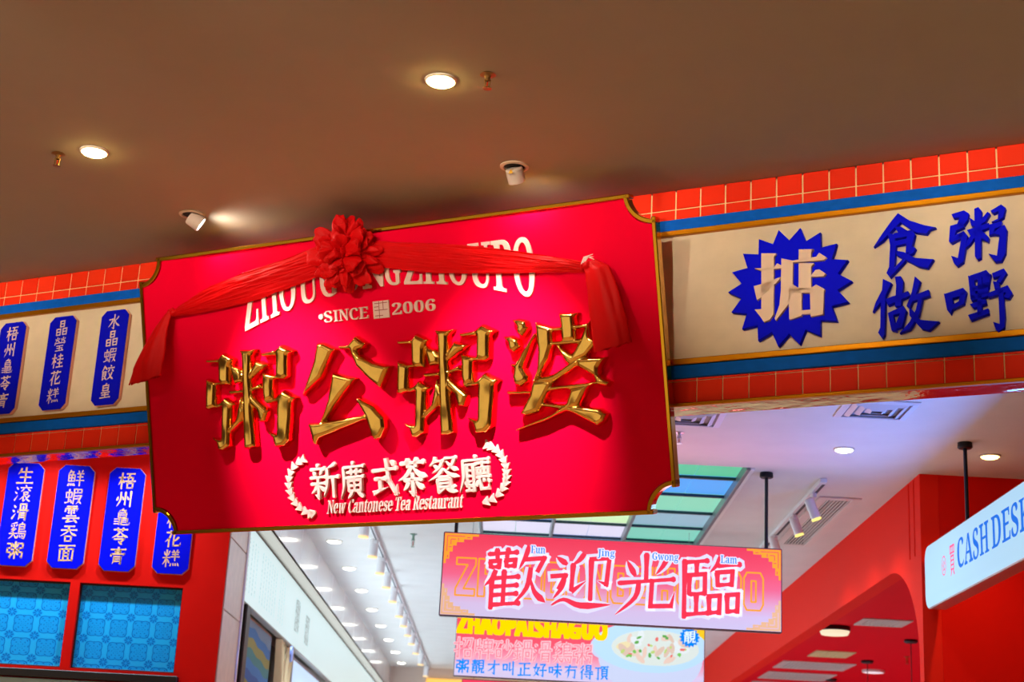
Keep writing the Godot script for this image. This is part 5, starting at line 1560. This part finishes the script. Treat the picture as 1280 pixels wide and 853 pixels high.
func build_hall_ceiling_fittings() -> void:
	var white := paint(226, 222, 222, 0.4)
	downlight("round downlight in the bluish ceiling just inside the entrance", Vector3(1.683, HALL_Y, -8.064), 0.047, COOL, 0.5, 8.0, "downlights by the cash desk")
	downlight("round downlight in the orange-tinted ceiling over the cash desk sign", Vector3(2.431, HALL_Y, -8.05), 0.047, WARM, 0.7, 8.0, "downlights by the cash desk")
	var order := ["nearest", "second", "third", "fourth", "fifth", "sixth", "seventh", "farthest"]
	for k in 8:
		downlight("round downlight in the left row of the hall ceiling, %s of eight" % order[k], Vector3(-1.297, HALL_Y, -11.626 - k * 1.221), 0.052, COOL, 11.0, 8.0, "left row of hall downlights", Vector3(-1.297 + 0.30, HALL_Y - 1.0, -11.626 - k * 1.221), 42.0)
	for x in [-2.95, -2.46, -1.95]:
		downlight("downlight washing the red plaque wall, hidden behind the fascia", Vector3(x, HALL_Y, -8.08), 0.047, COOL, 1.5, 8.0, "downlights over the red plaque wall")
	# left track
	var rail := thing("lighting_track", "long white lighting track along the left of the hall ceiling", "track", at(-0.972, HALL_Y, -15.6), "lighting tracks")
	part("rail", box_mesh(Vector3(0.034, 0.022, 10.6), 0.003, Vector3(0, -0.011, 0)), white, rail)
	part("conductor", box_mesh(Vector3(0.010, 0.003, 10.5), 0.0, Vector3(0, -0.0225, 0)), paint(90, 88, 92, 0.5), rail)
	var amber := paint(255, 214, 150, 0.4, 0.0, 1.1)
	var zs := [-10.59, -11.39, -12.15, -12.87, -13.68, -14.64, -15.34, -16.08, -16.82, -17.72, -18.90, -20.3]
	var nth := ["nearest", "second", "third", "fourth", "fifth", "sixth", "seventh", "eighth", "ninth", "tenth", "eleventh", "farthest"]
	for k in 12:
		track_spot("track_spotlight", "white cylinder spotlight on the long left track, %s of twelve" % nth[k], Vector3(-0.972, HALL_Y - 0.022, zs[k]), Vector3(-0.988, 3.555, zs[k]), Vector3(-0.992, 3.452, zs[k]), 0.034, white, amber, 0.0, "spotlights on the left track")
	# right track
	var rail2 := thing("lighting_track", "short white lighting track beside the slotted air grille", "track", at(1.712, HALL_Y, -9.86), "lighting tracks")
	part("rail", box_mesh(Vector3(0.040, 0.026, 2.2), 0.003, Vector3(0, -0.013, 0)), white, rail2)
	part("conductor", box_mesh(Vector3(0.016, 0.004, 2.1), 0.0, Vector3(0.010, -0.0265, 0)), paint(40, 40, 48, 0.5), rail2)
	var lemon := paint(255, 236, 130, 0.4, 0.0, 1.2)
	track_spot("track_spotlight", "white tilted cylinder spotlight on the short track, nearest the entrance", Vector3(1.712, HALL_Y - 0.026, -9.06), Vector3(1.694, 3.515, -9.06), Vector3(1.731, 3.420, -9.06), 0.028, white, lemon, 0.3, "spotlights on the short track")
	track_spot("track_spotlight", "white tilted cylinder spotlight in the middle of the short track", Vector3(1.712, HALL_Y - 0.026, -9.70), Vector3(1.716, 3.535, -9.70), Vector3(1.748, 3.446, -9.70), 0.028, white, lemon, 0.3, "spotlights on the short track")
	track_spot("track_spotlight", "white tilted cylinder spotlight half hidden by the welcome sign", Vector3(1.712, HALL_Y - 0.026, -10.40), Vector3(1.702, 3.540, -10.40), Vector3(1.728, 3.465, -10.40), 0.028, white, lemon, 0.3, "spotlights on the short track")
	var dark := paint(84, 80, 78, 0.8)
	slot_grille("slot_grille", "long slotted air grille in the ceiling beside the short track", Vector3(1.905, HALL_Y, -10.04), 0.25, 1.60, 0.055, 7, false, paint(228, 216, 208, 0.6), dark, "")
	air_vent("square louvred air vent in the bluish ceiling under the fascia edge", Vector3(1.668, HALL_Y, -7.26), 0.34, 0.32, paint(222, 220, 226, 0.5), paint(140, 142, 160, 0.7), "square air vents")
	air_vent("square louvred air vent half hidden by the big sign's corner", Vector3(0.815, HALL_Y, -7.58), 0.36, 0.32, paint(222, 220, 226, 0.5), paint(140, 142, 160, 0.7), "square air vents")
	sprinkler("steel fire sprinkler in the hall ceiling at the big sign's right edge", Vector3(0.815, HALL_Y, -7.90), 0.055, paint(190, 190, 200, 0.3, 0.8), "fire sprinklers")
	sprinkler("steel fire sprinkler in the hall ceiling left of the welcome sign", Vector3(-0.697, HALL_Y, -11.185), 0.09, paint(120, 150, 130, 0.3, 0.6), "fire sprinklers")
